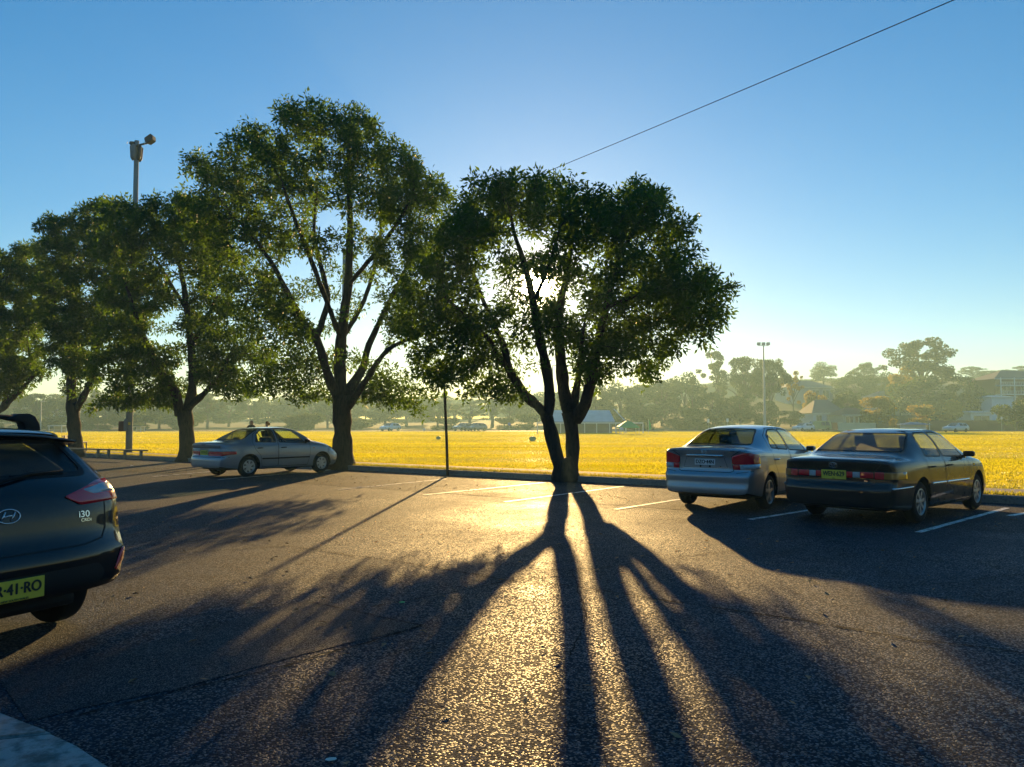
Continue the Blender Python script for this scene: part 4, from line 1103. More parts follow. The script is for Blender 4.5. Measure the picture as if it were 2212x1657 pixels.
sedan_common(N, [(-.64,1.035),(.64,1.035),(.50,1.325),(-.50,1.325)], [(-.66,1.02),(.66,1.02),(.5,1.345),(-.5,1.345)],
  [[(1.12,.965),(1.84,.945),(1.80,1.335),(1.46,1.325),(1.25,1.20)], [(1.91,.945),(2.86,.915),(2.76,1.03),(2.44,1.30),(2.2,1.34),(1.88,1.34)]], M_GLASS, M_DEW2)
for g in (lambda p: p, mir):
    N.lamp(g([(.21,.60),(.74,.60),(.86,.665),(.86,.725),(.21,.725)]), 'rear', lampf(.5), M_REDL, 'tail_light', .03)
    N.lamp(g([(.21,.73),(.84,.73),(.78,.80),(.21,.80)]), 'rear', lampf(.5), M_CLR, 'turn_light', .02)
bl = cut(N.bm, round_poly([(-.19,.575),(.19,.575),(.19,.81),(.66,.84),(.66,.945),(-.66,.945),(-.66,.84),(-.19,.81)], .02), 'rear', lambda f: f.normal.x < -.2 and f.calc_center_median().x < .4)
lid = split_off(N.bm, bl, 'boot_lid', M_SILVER2, N.root)
N.seam([(-.70,.94),(-.66,.83),(.66,.83),(.70,.94)], 'rear', 1, .010, 'boot_gap', lid)
N.seam([(-.84,.57),(.84,.57)], 'rear', 1, .016, 'bumper_gap')
h = N.rear_x(0, .69); bm = bmesh.new(); bx(bm, h[0].x-.016, h[0].x-.008, -.175, .175, .625, .755); bevel_all(bm, .003, 1); npl = obj_bm('number_plate', bm, M_PY, N.root)
bm = bmesh.new()
for k in range(6):
    y0 = .13 - k * .052; bx(bm, h[0].x-.0185, h[0].x-.0162, y0-.036, y0-.028, .655, .73); bx(bm, h[0].x-.0185, h[0].x-.0162, y0-.008, y0, .655, .73); bx(bm, h[0].x-.0185, h[0].x-.0162, y0-.028, y0-.008, .688+.02*(k % 3), .696+.02*(k % 3))
obj_bm('plate_marks', bm, M_INK, npl)
bm = bmesh.new(); bx(bm, h[0].x-.008, h[0].x+.03, -.14, .14, .645, .735); obj_bm('plate_bracket', bm, M_BLK, npl)
hh = N.rear_x(0, .90); bm = bmesh.new(); bx(bm, hh[0].x-.012, hh[0].x+.02, -.09, .09, .892, .912); bevel_all(bm, .004, 2); obj_bm('boot_release', bm, M_BLK, N.root)
N.doors([[(1.34,.27),(1.87,.27),(1.87,1.365),(1.42,1.35),(1.15,1.18),(1.03,.97),(1.10,.78),(1.29,.58)], [(1.885,.27),(2.92,.27),(3.0,.6),(3.0,.925),(2.48,1.325),(2.25,1.365),(1.885,1.365)]], M_SILVER2, M_BLK, .80)
for sd_ in (1, -1):
    N.seam([(1.30,1.24),(1.40,.955)], 'side', sd_, .03, 'quarter_pillar', None, M_BLK, .003)
    N.seam([(1.33,.50),(2.98,.50)], 'side', sd_, .04, 'rub_strip', None, M_BLK, .009, .014)
    h2 = N.side_y(3.14, .76, sd_); bm = bmesh.new(); bx(bm, 3.11, 3.17, h2[0].y-.004, h2[0].y+.006, .75, .775); obj_bm('side_repeater', bm, M_AMB, N.root)
N.lamp([(.50,.60),(.86,.60),(.86,.75),(.50,.73)], 'rear', lambda f: f.normal.x > .05 and f.calc_center_median().x > 3.7, M_CLR, 'headlight', .02)
N.lamp(mir([(.50,.60),(.86,.60),(.86,.75),(.50,.73)]), 'rear', lambda f: f.normal.x > .05 and f.calc_center_median().x > 3.7, M_CLR, 'headlight', .02)
N.wheels((7, .028, .034, .35)); N.mirror(2.84, .935, M_BLK); N.interior(M_SEAT, 1.95, 1.22)
N.finish(M_SILVER2, None, R(37), gp(538, 1031), (.93, -.81))

# ---- black hatchback with a roof bar
B = Car(dict(name='black_hatchback', label='glossy black hatchback with roof bars, rear wiper and yellow plate, parked in the lane', L=4.30, W=1.78, r=.318, axles=(.80, 3.45), cab=(.55, 3.0), rimr=.68, shoulder=.95,
  top=[(0,1.435),(.2,1.455),(.8,1.472),(1.6,1.472),(2.1,1.44),(2.5,1.35),(3.0,1.13),(3.3,1.01),(3.5,.97),(3.95,.88),(4.18,.78),(4.3,.66)],
  belt=[(0,1.02),(.6,1.04),(1.2,1.0),(2.2,.95),(3.3,.90),(3.8,.84),(4.3,.58)], bot=[(0,.345),(.3,.33),(.7,.24),(1.2,.2),(3.6,.19),(4.1,.2),(4.3,.25)],
  plan=[(0,.955),(.1,.98),(.4,.995),(1,1.0),(3.3,1.0),(3.85,.97),(4.15,.91),(4.3,.82)], wt=[(0,.60),(.3,.64),(.8,.665),(2.0,.665),(2.6,.71),(3.1,.79),(3.5,.81),(4.3,.70)],
  crown=[(0,.04),(.5,.05),(2.0,.055),(3.1,.06),(3.5,.05),(4.3,.05)],
  rear=[(.2,.12),(.34,.06),(.40,.012),(.47,0),(.60,.0),(.66,.03),(.72,.06),(.90,.085),(1.06,.14),(1.14,.22),(1.38,.40),(1.41,.38),(1.48,.36)], front=[(.2,.08),(.35,.02),(.5,0),(.7,.05),(.95,.14)], rcurve=.15))
B.window([(-.66,1.125),(.66,1.125),(.53,1.385),(-.53,1.385)], 'rear', lambda f: f.normal.x < -.1 and f.calc_center_median().z > 1.05, M_DEW2, 'rear_window', .03, .09)
B.window([(-.68,1.03),(.68,1.03),(.52,1.42),(-.52,1.42)], 'rear', lambda f: f.normal.x > .1 and f.calc_center_median().z > .95, M_GLASS, 'windscreen', .02, .07)
for sd_ in (1, -1):
    for w in ([(.72,1.12),(1.05,1.06),(1.72,1.02),(1.72,1.405),(1.1,1.39)], [(1.79,1.015),(2.86,.96),(2.74,1.09),(2.36,1.355),(2.1,1.405),(1.78,1.41)]): B.window(w, 'side', SIDEF(sd_), M_TINT, 'window', .02, .06)
for g in (lambda p: p, mir):
    B.lamp(g([(.53,1.03),(.70,1.06),(.84,1.065),(.82,1.01),(.62,.995)]), 'rear', lampf(.6), M_CLR, 'turn_light', .02)
    B.lamp(g([(.38,.995),(.68,1.085),(.93,1.10),(.93,.945),(.50,.93)]), 'rear', lampf(.6), M_REDL, 'tail_light', .02)
    B.lamp(g([(.745,.46),(.775,.44),(.845,.53),(.85,.60),(.81,.59)]), 'rear', lampf(.5), M_REDL, 'reflector', .012)
bl = cut(B.bm, round_poly([(-.62,.67),(.62,.67),(.70,.76),(.70,.93),(.70,1.09),(.60,1.40),(-.60,1.40),(-.70,1.09),(-.70,.93),(-.70,.76)], .04), 'rear', lambda f: f.normal.x < -.2 and f.calc_center_median().x < .6)
lid = split_off(B.bm, bl, 'tailgate', M_BLACK, B.root)
B.seam([(-.715,1.10),(-.71,.93),(-.705,.76),(-.66,.69),(-.5,.665),(0,.66),(.5,.665),(.66,.69),(.705,.76),(.71,.93),(.715,1.10)], 'rear', 1, .010, 'tailgate_gap', lid)
f = cut(B.bm, round_poly([(-.58,.36),(.58,.36),(.66,.45),(.60,.53),(-.60,.53),(-.66,.45)], .03), 'rear', lambda f: f.normal.x < -.1 and f.calc_center_median().x < .3)
split_off(B.bm, f, 'bumper_insert', M_BLK, B.root, .003)
f = cut(B.bm, round_poly([(-.40,1.395),(.40,1.395),(.40,1.412),(-.40,1.412)], .004), 'rear', lambda f: f.normal.x < .2 and f.calc_center_median().x < .8 and f.calc_center_median().z > 1.3)
split_off(B.bm, f, 'high_brake_light', M_REDL, B.root, .004)
# spoiler lip over the rear glass
bm = bmesh.new(); sec = []
for y in np.linspace(-.60, .60, 17):
    h = B.rear_x(y, 1.405); x0 = (h[0].x if h[0] else .4)
    zt = 1.425 - .05 * (abs(y) / .6) ** 2.2
    sec.append([bm.verts.new(p) for p in ((x0 + .16, y, zt + .02), (x0 - .06, y, zt), (x0 - .065, y, zt - .015), (x0 + .05, y, zt - .04))])
for a, b in zip(sec, sec[1:]):
    for k in range(4): bm.faces.new((a[k], a[(k+1) % 4], b[(k+1) % 4], b[k]))
bm.faces.new(sec[0]); bm.faces.new(sec[-1][::-1]); bmesh.ops.recalc_face_normals(bm, faces=bm.faces[:]); obj_bm('spoiler', bm, M_BLACK, B.root, True)
# wiper
h0, h1, h2 = B.rear_x(.02, 1.10), B.rear_x(-.20, 1.145), B.rear_x(-.44, 1.155)
bm = bmesh.new(); tube(bm, [h0[0] + h0[1]*.03, h1[0] + h1[1]*.022, h2[0] + h2[1]*.018], [.014, .010, .006], 8)
wp = obj_bm('wiper', bm, M_BLK, B.root, True)
bm = bmesh.new(); tube(bm, [B.rear_x(y, 1.15)[0] + Vector((-.008, 0, 0)) for y in (-.08, -.2, -.32, -.44)], .007, 6); obj_bm('wiper_blade', bm, M_BLK, wp)
B.plate('BR·41·RO', .45, M_PY, .372, .134, size=.095, state='NEW SOUTH WALES')
B.emblem([(0,0,1,.62)], 0, .905, .072, rad=.0045, straight=[[(-.62,-.36),(-.22,.42)],[(.22,-.42),(.62,.36)],[(-.38,-.06),(0,.04),(.38,.06)]])
B.script('i30', -.52, .865, .062, sx=1.25); B.script('CRDi', -.535, .825, .030, sx=1.3)
B.doors([[(1.22,.27),(1.74,.27),(1.74,1.43),(1.12,1.41),(.95,1.12),(1.0,.85),(1.17,.60)], [(1.755,.27),(2.82,.27),(2.92,.6),(2.92,.97),(2.40,1.38),(2.12,1.43),(1.755,1.43)]], M_BLACK, M_BLACK, .88)
B.wheels((5, .034, .05, 0)); B.mirror(2.78, .98, M_BLACK); B.interior(M_SEAT, 1.9, 1.0)
for x in (.98, 1.75):
    bm = bmesh.new(); zr = [B.bvh.ray_cast(Vector((x, sd_ * .60, 3)), Vector((0, 0, -1)))[0].z for sd_ in (1, -1)]
    tube(bm, [(x, -.66, 1.535), (x, -.3, 1.548), (x, 0, 1.55), (x, .3, 1.548), (x, .66, 1.535)], .019, 10)
    ob = obj_bm('roof_bar', bm, M_BLK, B.root, True)
    for sd_ in (1, -1):
        bm = bmesh.new(); M = Matrix(((0, 0, 1, x), (sd_, 0, 0, 0), (0, 1, 0, 0), (0, 0, 0, 1)))
        prism(bm, [(.46, 1.525), (.54, 1.568), (.62, 1.57), (.665, 1.55), (.70, 1.49), (.715, 1.40), (.66, 1.40), (.60, 1.425), (.57, 1.50)], -.045, .045, M)
        bmesh.ops.recalc_face_normals(bm, faces=bm.faces[:]); bevel_all(bm, .010, 2); obj_bm('bar_foot', bm, M_BLK, ob, True)
B.finish(M_BLACK, None, R(-63), gp(144, 1336), (.80, -.87))
# ------------------------------------------------------------------ far ground
t = NM('far_ground')
c = t.mix((.05, .055, .025), (.12, .10, .045), t.noise(.15, 5)); M_FARG = t.done(t.bsdf(c, .95, 0, .1))
def smooth(a, b, x):
    u = np.clip((x - a) / (b - a), 0, 1); return u * u * (3 - 2 * u)
def terr(X, Y):
    return .12 + 15 * smooth(165, 330, Y) * smooth(10, 130, X + (Y - 165) * .12) + 3.5 * smooth(170, 360, Y) + 1.2 * smooth(150, 175, Y) * smooth(20, 90, X)
gx, gy = np.linspace(-600, 600, 81), np.concatenate([np.linspace(146, 360, 44), np.linspace(370, 640, 12)])
XX, YY = np.meshgrid(gx, gy); ZZ = terr(XX, YY); ZZ[0] = .05
idx = np.arange(XX.size).reshape(XX.shape)
F = np.stack([idx[:-1, :-1], idx[:-1, 1:], idx[1:, 1:], idx[1:, :-1]], -1).reshape(-1, 4)
hill = link('hill', mesh_np('hill', np.stack([XX, YY, ZZ + .03], -1).reshape(-1, 3), F, True, 4), M_FARG); hill['kind'] = 'structure'
sheet('far_road', [(-400, 134.5), (400, 128.5), (400, 146.5), (-400, 146.5)], KH + .004, asphalt('far_asphalt', (.05, .05, .052), (.08, .08, .08), .7, 20, .2))

# ------------------------------------------------------------------ far trees
M_FL = [leaf_mat('far_leaf_green', (.018, .046, .020), (.042, .080, .030), (.12, .18, .03), .35), leaf_mat('far_leaf_grey', (.028, .048, .028), (.05, .075, .035), (.16, .19, .05), .4),
        leaf_mat('far_leaf_gold', (.10, .09, .015), (.20, .15, .02), (.5, .36, .03), .5)]  # gold serves yellow bushes and puts sunlight into the leaf colour of lit crowns
def far_proto(kind, seed):
    r = np.random.default_rng(seed); B_ = []
    if kind == 'round':
        for k in range(24):
            a, h = r.uniform(0, 6.28), r.uniform(.16, .86); q = .33 * math.sqrt(max(.1, 1 - ((h - .45) / .46) ** 2)) * r.uniform(.5, 1)
            B_.append((math.cos(a) * q, math.sin(a) * q, h, r.uniform(.10, .17)))
        n, sz = 6500, .036
    elif kind == 'gum':
        for k in range(44):
            a, h = r.uniform(0, 6.28), r.uniform(.42, .93); q = .44 * math.sqrt(max(.05, 1 - ((h - .55) / .40) ** 2)) * r.uniform(.35, 1)
            B_.append((math.cos(a) * q, math.sin(a) * q, h, r.uniform(.05, .10)))
        n, sz = 8500, .026
    elif kind == 'sparse':
        for k in range(20):
            a, h = r.uniform(0, 6.28), r.uniform(.35, .95); q = .30 * r.uniform(.2, 1)
            B_.append((math.cos(a) * q, math.sin(a) * q, h, r.uniform(.035, .075)))
        n, sz = 2600, .028
    else:
        for k in range(12):
            a, h = r.uniform(0, 6.28), r.uniform(.12, .75); q = .42 * math.sqrt(max(.1, 1 - (h / .9) ** 2)) * r.uniform(.4, 1)
            B_.append((math.cos(a) * q, math.sin(a) * q, h, r.uniform(.16, .24)))
        n, sz = 4200, .055
    B_ = np.array(B_); w = B_[:, 3] ** 2; pick = r.choice(len(B_), n, p=w / w.sum())
    v = r.normal(size=(n, 3)); v /= np.linalg.norm(v, axis=1)[:, None]
    base = B_[pick, :3] + v * (B_[pick, 3] * r.random(n) ** .35)[:, None] * np.array((1.15, 1.15, .75))
    ax = v + r.normal(0, .7, (n, 3)); ax /= np.linalg.norm(ax, axis=1)[:, None]
    L = sz * r.uniform(.6, 1.3, n)[:, None]; s_ = np.cross(ax, r.normal(size=(n, 3))); s_ /= np.linalg.norm(s_, axis=1)[:, None]; W = L * .42
    V = np.stack([base - ax * L * .5, base + s_ * W, base + ax * L * .5, base - s_ * W], 1).reshape(-1, 3)
    i = np.arange(n)[:, None] * 4
    me = mesh_np('crown', V, np.concatenate([i + np.array([[0, 1, 2]]), i + np.array([[0, 2, 3]])], 1).reshape(-1, 3))
    bm = bmesh.new(); top = .55
    tube(bm, [(0, 0, -.03), (.01, 0, .2), (-.01, .01, .4), (0, 0, top)], [.026, .02, .016, .008], 7)
    for k in range(0, len(B_), 2 if kind != 'bush' else 4):
        b = B_[k]; z0 = min(b[2] * .55, .42); tube(bm, [(0, 0, z0), (b[0] * .5, b[1] * .5, (z0 + b[2]) / 2 + .03), (b[0], b[1], b[2])], [.012, .008, .003], 5)
    mt = bpy.data.meshes.new('trunk'); bm.to_mesh(mt); bm.free()
    return me, mt
PROTO = {k: [far_proto(k, 40 + 7 * i + j) for j in range(3)] for i, k in enumerate(('round', 'gum', 'sparse', 'bush'))}
MESHM = {}
M_FBARK = simple('far_bark', (.09, .075, .06), .9, scale=3)
FT_N = 0
FLAB = {'round': ('rounded dense tree in the hazy line beyond the field', 'round trees beyond the field'), 'gum': ('spreading gum tree with clumped airy crown rising over the hazy treeline', 'gum trees beyond the field'),
        'sparse': ('thin open crowned tree with bare limbs in the hazy treeline', 'thin trees beyond the field'), 'bush': ('low leafy bush at the foot of the hazy treeline', 'bushes beyond the field')}
LAND = ((130, 'the black hatchback'), (230, 'the straight trunked tree'), (340, 'the flood light pole'), (480, 'the dense leaning tree'), (700, 'the older silver sedan'), (900, 'the tallest domed tree'),
        (1050, 'the thin dark pole'), (1190, 'the forked tree'), (1340, 'the club shed'), (1440, 'the green canopy'), (1600, 'the silver compact sedan'), (1700, 'the tall light mast'),
        (1800, 'the pale bungalow'), (1900, 'the cream bungalow'), (2000, 'the dark sedan'), (2100, 'the far blue hatchback'), (2200, 'the white garage'), (9999, 'the balcony house'))
def far_tree(px, ptop, Y, wpx, kind, mi=0, zb=None, label=None, group=None):
    global FT_N
    FT_N += 1
    X = at(px, 915, Y).x; z0 = float(terr(X, Y)) if zb is None else zb
    zt = at(px, ptop, Y).z; h = max(1.5, zt - z0); w = wpx / FPX * Y
    o = empty({'round': 'round_tree', 'gum': 'gum_tree', 'sparse': 'thin_tree', 'bush': 'bush'}[kind], (X, Y, z0), random.uniform(0, 6.28))
    ext = {'round': .84, 'gum': .96, 'sparse': .66, 'bush': 1.16}[kind]
    k = w / ext; hh = h / {'round': .98, 'gum': .99, 'sparse': .99, 'bush': .95}[kind]
    o.scale = (k, k, hh)
    l, g = FLAB[kind]
    if not label:
        land = next(n for lim, n in LAND if px < lim); col = ('dark green', 'grey green', 'golden')[mi]
        l = {'round': '%s rounded tree', 'gum': '%s clumped gum tree', 'sparse': 'thin %s open crowned tree', 'bush': 'low %s leafy bush'}[kind] % col
        l += (' on the farthest ridge behind ' if Y > 290 else ' beyond the field behind ') + land
    tag(o, label or l, 'bush' if kind == 'bush' else 'tree', group or (g if not label else None))
    me, mt = random.choice(PROTO[kind])
    key = (me.name, mi)
    if key not in MESHM:
        m2 = me.copy(); m2.materials.append(M_FL[mi]); MESHM[key] = m2
    c = bpy.data.objects.new('crown', MESHM[key]); COL.objects.link(c); c.parent = o
    if not mt.materials: mt.materials.append(M_FBARK)
    c = bpy.data.objects.new('trunk', mt); COL.objects.link(c); c.parent = o
    return o
# the right hillside, read off the picture
far_tree(1552, 752, 205, 92, 'sparse', 1); far_tree(1610, 768, 195, 110, 'gum', 1); far_tree(1665, 772, 188, 100, 'gum', 1); far_tree(1715, 802, 200, 50, 'sparse', 2)
far_tree(1781, 781, 285, 66, 'round', 1); far_tree(1872, 783, 250, 70, 'gum', 1); far_tree(1850, 800, 230, 90, 'round', 0); far_tree(1905, 802, 222, 80, 'round', 0)
far_tree(1995, 731, 215, 178, 'gum', 1, None, 'tallest spreading gum tree standing over the hillside houses')
far_tree(1945, 790, 205, 60, 'round', 2, None, 'golden lit tree under the tallest gum')
far_tree(1990, 808, 190, 130, 'round', 0, None, 'broad dark green tree in front of the tallest gum'); far_tree(2080, 812, 188, 88, 'round', 0)
far_tree(1893, 852, 168, 96, 'bush', 2, None, 'orange topped bushy tree above the cream house'); far_tree(1988, 872, 165, 66, 'bush', 2, None, 'yellow green bush beside the blue shelter')
far_tree(2058, 858, 170, 70, 'bush', 2); far_tree(2030, 862, 172, 90, 'bush', 0); far_tree(2120, 845, 185, 90, 'round', 0)
for px, pt in ((2105, 792), (2140, 800), (2175, 798), (2215, 790), (2255, 785), (2300, 790)): far_tree(px, pt, 330, 70, 'gum', 1)
far_tree(2196, 855, 140, 105, 'bush', 0, None, 'dark rounded bush in front of the balcony house'); far_tree(2270, 840, 142, 110, 'round', 0)
far_tree(1932, 902, 150, 24, 'bush', 2, None, 'small yellow bush by the brown fence')
far_tree(1708, 885, 168, 60, 'round', 0); far_tree(1830, 842, 190, 60, 'round', 0); far_tree(1760, 838, 200, 60, 'bush', 2)
far_tree(1480, 800, 200, 90, 'round', 0); far_tree(1430, 815, 195, 100, 'round', 1); far_tree(1497, 812, 180, 26, 'sparse', 1); far_tree(1540, 845, 175, 90, 'round', 0); far_tree(1600, 850, 172, 90, 'round', 0)
far_tree(1385, 825, 190, 100, 'round', 0); far_tree(1340, 822, 185, 90, 'round', 1); far_tree(1290, 832, 180, 90, 'gum', 1); far_tree(1240, 838, 176, 80, 'round', 0)
far_tree(1655, 862, 165, 70, 'bush', 0); far_tree(1575, 880, 160, 70, 'bush', 1); far_tree(1500, 880, 158, 80, 'bush', 0)
# the line across the field
x = 1195
while x > -330:
    k = random.choice(('round', 'round', 'gum', 'sparse', 'round')); w = random.uniform(70, 125)
    far_tree(x, random.uniform(838, 868), random.uniform(172, 235), w, k, random.choice((0, 0, 1, 1)))
    if random.random() < .75: far_tree(x + random.uniform(-30, 30), random.uniform(886, 902), random.uniform(152, 165), random.uniform(50, 90), 'bush', random.choice((0, 0, 1)))
    x -= random.uniform(30, 50)
for px in range(2290, 2700, 60): far_tree(px, random.uniform(800, 840), random.uniform(180, 240), 110, random.choice(('round', 'gum')), 0)
for px in range(1230, 1560, 55): far_tree(px + random.uniform(-12, 12), random.uniform(890, 902), random.uniform(150, 158), 70, 'bush', random.choice((0, 1)))
# a second, farther line that closes the horizon
for px in range(-500, 2900, 60): far_tree(px + random.uniform(-20, 20), random.uniform(850, 872) - (35 if px > 1500 else 0), random.uniform(300, 345), 120, 'round', random.choice((0, 1)))

# ------------------------------------------------------------------ houses
M_ROOF1 = simple('terracotta_roof', (.16, .08, .055), .8, scale=2); M_ROOF2 = simple('slate_roof', (.10, .105, .12), .8, scale=2); M_ROOF3 = simple('pale_metal_roof', (.50, .54, .55), .5, .1, scale=1)
M_WW = simple('white_wall', (.62, .64, .66), .8, scale=1, var=.1); M_WC = simple('cream_wall', (.50, .46, .34), .85, scale=1, var=.12); M_WB = simple('blue_white_wall', (.45, .55, .66), .8, scale=1, var=.1)
M_BRK = simple('brown_brick', (.16, .085, .06), .9, scale=4); M_WG = simple('grey_wall', (.28, .29, .30), .85, scale=1)
M_PANE = simple('window_pane', (.03, .04, .05), .12, spec=.6); M_FRW = simple('white_frame', (.68, .70, .70), .6, scale=3, var=.06)
def house(name, label, x0, x1, yb, ye, yt, Y, depth, wm, rm, wins=(), door=None, ridge='x', rz=0):
    """corners read from the picture: left and right edges, base, eaves, ridge"""
    A, Bq = at(x0, 915, Y).x, at(x1, 915, Y).x; zb = min(at(x0, yb, Y).z, float(terr((A + Bq) / 2, Y))) - .3; ze = at(x0, ye, Y).z; zt = at(x0, yt, Y).z
    W = Bq - A; o = empty(name, ((A + Bq) / 2, Y, zb), rz); tag(o, label, 'house')
    he, ht = ze - zb, zt - zb
    bm = bmesh.new(); bx(bm, -W/2, W/2, 0, depth, 0, he); obj_bm('wall', bm, wm, o)
    bm = bmesh.new(); ov = .5
    e = [bm.verts.new(p) for p in ((-W/2-ov, -ov, he-.05), (W/2+ov, -ov, he-.05), (W/2+ov, depth+ov, he-.05), (-W/2-ov, depth+ov, he-.05))]
    ins = min(W * .3, depth * .45)
    r_ = [bm.verts.new((-W/2 + ins, depth/2, ht)), bm.verts.new((W/2 - ins, depth/2, ht))]
    for f in ((e[0], e[1], r_[1], r_[0]), (e[2], e[3], r_[0], r_[1]), (e[1], e[2], r_[1]), (e[3], e[0], r_[0]), (e[3], e[2], e[1], e[0])): bm.faces.new(f)
    rf = obj_bm('roof', bm, rm, o)
    bm = bmesh.new(); bx(bm, -W/2-ov, W/2+ov, -ov-.08, -ov-.003, he-.16, he-.03); obj_bm('gutter', bm, M_FRW, rf)
    for (a, b, c_, d) in wins:             # fractions of wall width and height
        X0, X1, Z0, Z1 = -W/2 + a*W, -W/2 + b*W, c_*he, d*he
        bm = bmesh.new()
        for q in ((X0-.06, X1+.06, Z0-.06, Z0), (X0-.06, X1+.06, Z1, Z1+.06), (X0-.06, X0, Z0, Z1), (X1, X1+.06, Z0, Z1), ((X0+X1)/2-.03, (X0+X1)/2+.03, Z0, Z1)): bx(bm, q[0], q[1], -.07, .0, q[2], q[3])
        w = obj_bm('window', bm, M_FRW, o); bm = bmesh.new(); bx(bm, X0+.002, X1-.002, -.035, -.004, Z0+.002, Z1-.002); obj_bm('pane', bm, M_PANE, w)
    if door:
        a, b, d = door; bm = bmesh.new(); bx(bm, -W/2+a*W, -W/2+b*W, -.05, -.003, .3, .3 + d); obj_bm('door', bm, M_BRK, o)
    return o
house('bungalow', 'pale blue white bungalow with dark hipped roof behind the parked van', 1757, 1826, 913, 892, 862, 178, 9, M_WW, M_ROOF2, ((.10,.26,.35,.8),(.42,.48,.3,.8),(.6,.8,.35,.8)), (.5, .57, 2.0))
house('bungalow', 'cream bungalow with brown hipped roof behind the cream garden wall', 1822, 1884, 914, 896, 880, 168, 8, M_WC, M_ROOF1, ((.08,.34,.3,.85),(.55,.86,.25,.9)), (.42, .5, 2.0))
house('hillside_house', 'grey hillside house with long low roof above the pale bungalow', 1702, 1800, 858, 836, 821, 240, 11, M_WG, M_ROOF2, ((.55,.7,.35,.8),(.78,.92,.35,.8)))
house('hillside_house', 'beige hillside house half hidden behind the orange topped tree', 1898, 1968, 880, 856, 843, 205, 9, M_WC, M_ROOF2, ((.1,.3,.3,.75),(.6,.85,.3,.75)))
house('garage', 'low white flat fronted garage with wide dark opening', 2098, 2144, 909, 890, 887.5, 172, 6, M_WW, M_ROOF3, ((.12,.86,.08,.72),))  # shade of the garage opening is put in as a dark pane
house('wing_building', 'tall plain pale blue wall of a building beside the white garage', 2144, 2192, 900, 857, 853, 178, 8, M_WB, M_ROOF3)
house('hillside_house', 'hazy grey blue house with low roof across the field behind the small shelter', 86, 150, 930, 893, 882, 195, 9, M_WB, M_ROOF2, ((.1,.25,.4,.75),(.5,.7,.4,.75)))
# house with two white balconies
Yb = 200; o = house('balcony_house', 'brown two storey house with white railed balconies on the hillside', 2152, 2300, 858, 818, 797, Yb, 12, M_BRK, M_ROOF2, ((.12,.22,.62,.86),(.38,.46,.62,.86),(.12,.22,.15,.4),(.38,.46,.15,.4)))
Wb = at(2300, 915, Yb).x - at(2152, 915, Yb).x; zb0 = o.location.z
for py0, py1 in ((833, 826), (852, 845)):
    zf, zr = at(2152, py0, Yb).z - zb0, at(2152, py1, Yb).z - zb0
    bm = bmesh.new(); bx(bm, -Wb/2, Wb/2, -2.2, -.01, zf - .2, zf); fl = obj_bm('balcony_floor', bm, M_FRW, o)
    bm = bmesh.new(); bx(bm, -Wb/2, Wb/2, -2.2, -2.12, zr - .08, zr); obj_bm('rail', bm, M_FRW, fl)
    for k in range(40):
        xk = -Wb/2 + .05 + (Wb - .1) * k / 39; bm = bmesh.new(); bx(bm, xk - .03, xk + .03, -2.18, -2.14, zf, zr - .08); obj_bm('baluster', bm, M_FRW, fl)
for k in range(6):
    xk = -Wb/2 + .1 + (Wb - .2) * k / 5; bm = bmesh.new(); bx(bm, xk - .12, xk + .12, -2.32, -2.21, 0, at(2152, 817, Yb).z - zb0); obj_bm('post', bm, M_FRW, o)

# garden walls and fences
def wall(name, label, x0, x1, yt, Y, mat, cat='wall', rz=0, thick=.25, cap=None):
    A, Bq = at(x0, 915, Y).x, at(x1, 915, Y).x; z0 = float(terr((A + Bq) / 2, Y)) - .2 if Y > 146 else KH - .1; zt = at(x0, yt, Y).z
    o = empty(name, ((A + Bq) / 2, Y, z0), rz); tag(o, label, cat); W = Bq - A; h = zt - z0
    n = max(2, int(W / 2.6))
    for k in range(n):
        bm = bmesh.new(); bx(bm, -W/2 + k*W/n + .03, -W/2 + (k+1)*W/n - .03, 0, thick, 0, h - .05 * (k % 2)); obj_bm('panel', bm, mat, o)
        bm = bmesh.new(); bx(bm, -W/2 + k*W/n - .06, -W/2 + k*W/n + .06, -.04, thick + .03, 0, h + .06); obj_bm('post', bm, mat, o)
    return o
wall('boundary_fence', 'long brown boundary fence behind the far blue hatchback', 2006, 2166, 908, 148, M_BRK, 'fence')
wall('garden_wall', 'cream garden wall in front of the cream bungalow', 1811, 1892, 913, 150, M_WC)
wall('boundary_fence', 'short red brown brick wall between the green van and cream wall', 1783, 1809, 912, 151, M_BRK, 'wall')
wall('boundary_fence', 'brown fence continuing right behind the dark rounded bush', 2169, 2330, 909, 149, M_BRK, 'fence')

# ------------------------------------------------------------------ club shed and canopy by the far touchline
Ys = 108.0
def PX(px, Y=Ys): return at(px, 915, Y).x
xl, xr = PX(1197), PX(1336); zb = KH
o = empty('club_shed', ((xl + xr) / 2, Ys + 4, zb)); tag(o, 'pale roofed club shed with open posted verandah at the far touchline', 'shed')
Wd = xr - xl; ze = at(0, 911, Ys).z - zb; zr_ = at(0, 884, Ys).z - zb
bm = bmesh.new(); bx(bm, -Wd/2 + .4, Wd/2 - .4, 0, 7, 0, ze + .2); obj_bm('wall', bm, M_WG, o)
bm = bmesh.new(); v = [bm.verts.new(p) for p in ((-Wd/2, -.6, ze), (Wd/2, -.6, ze), (Wd/2 - .3, 3.5, zr_), (-Wd/2 + .3, 3.5, zr_), (-Wd/2, 7.6, ze), (Wd/2, 7.6, ze))]
for f in ((0,1,2,3), (3,2,5,4), (1,5,2), (0,3,4)): bm.faces.new([v[i] for i in f])
obj_bm('roof', bm, M_ROOF3, o)
bm = bmesh.new(); xa, xb = PX(1159) - o.location.x, PX(1390) - o.location.x; zv = at(0, 912.5, Ys).z - zb
bx(bm, xa, xb, -4.05, -3.9, zv - .16, zv); obj_bm('verandah_beam', bm, M_FRW, o)
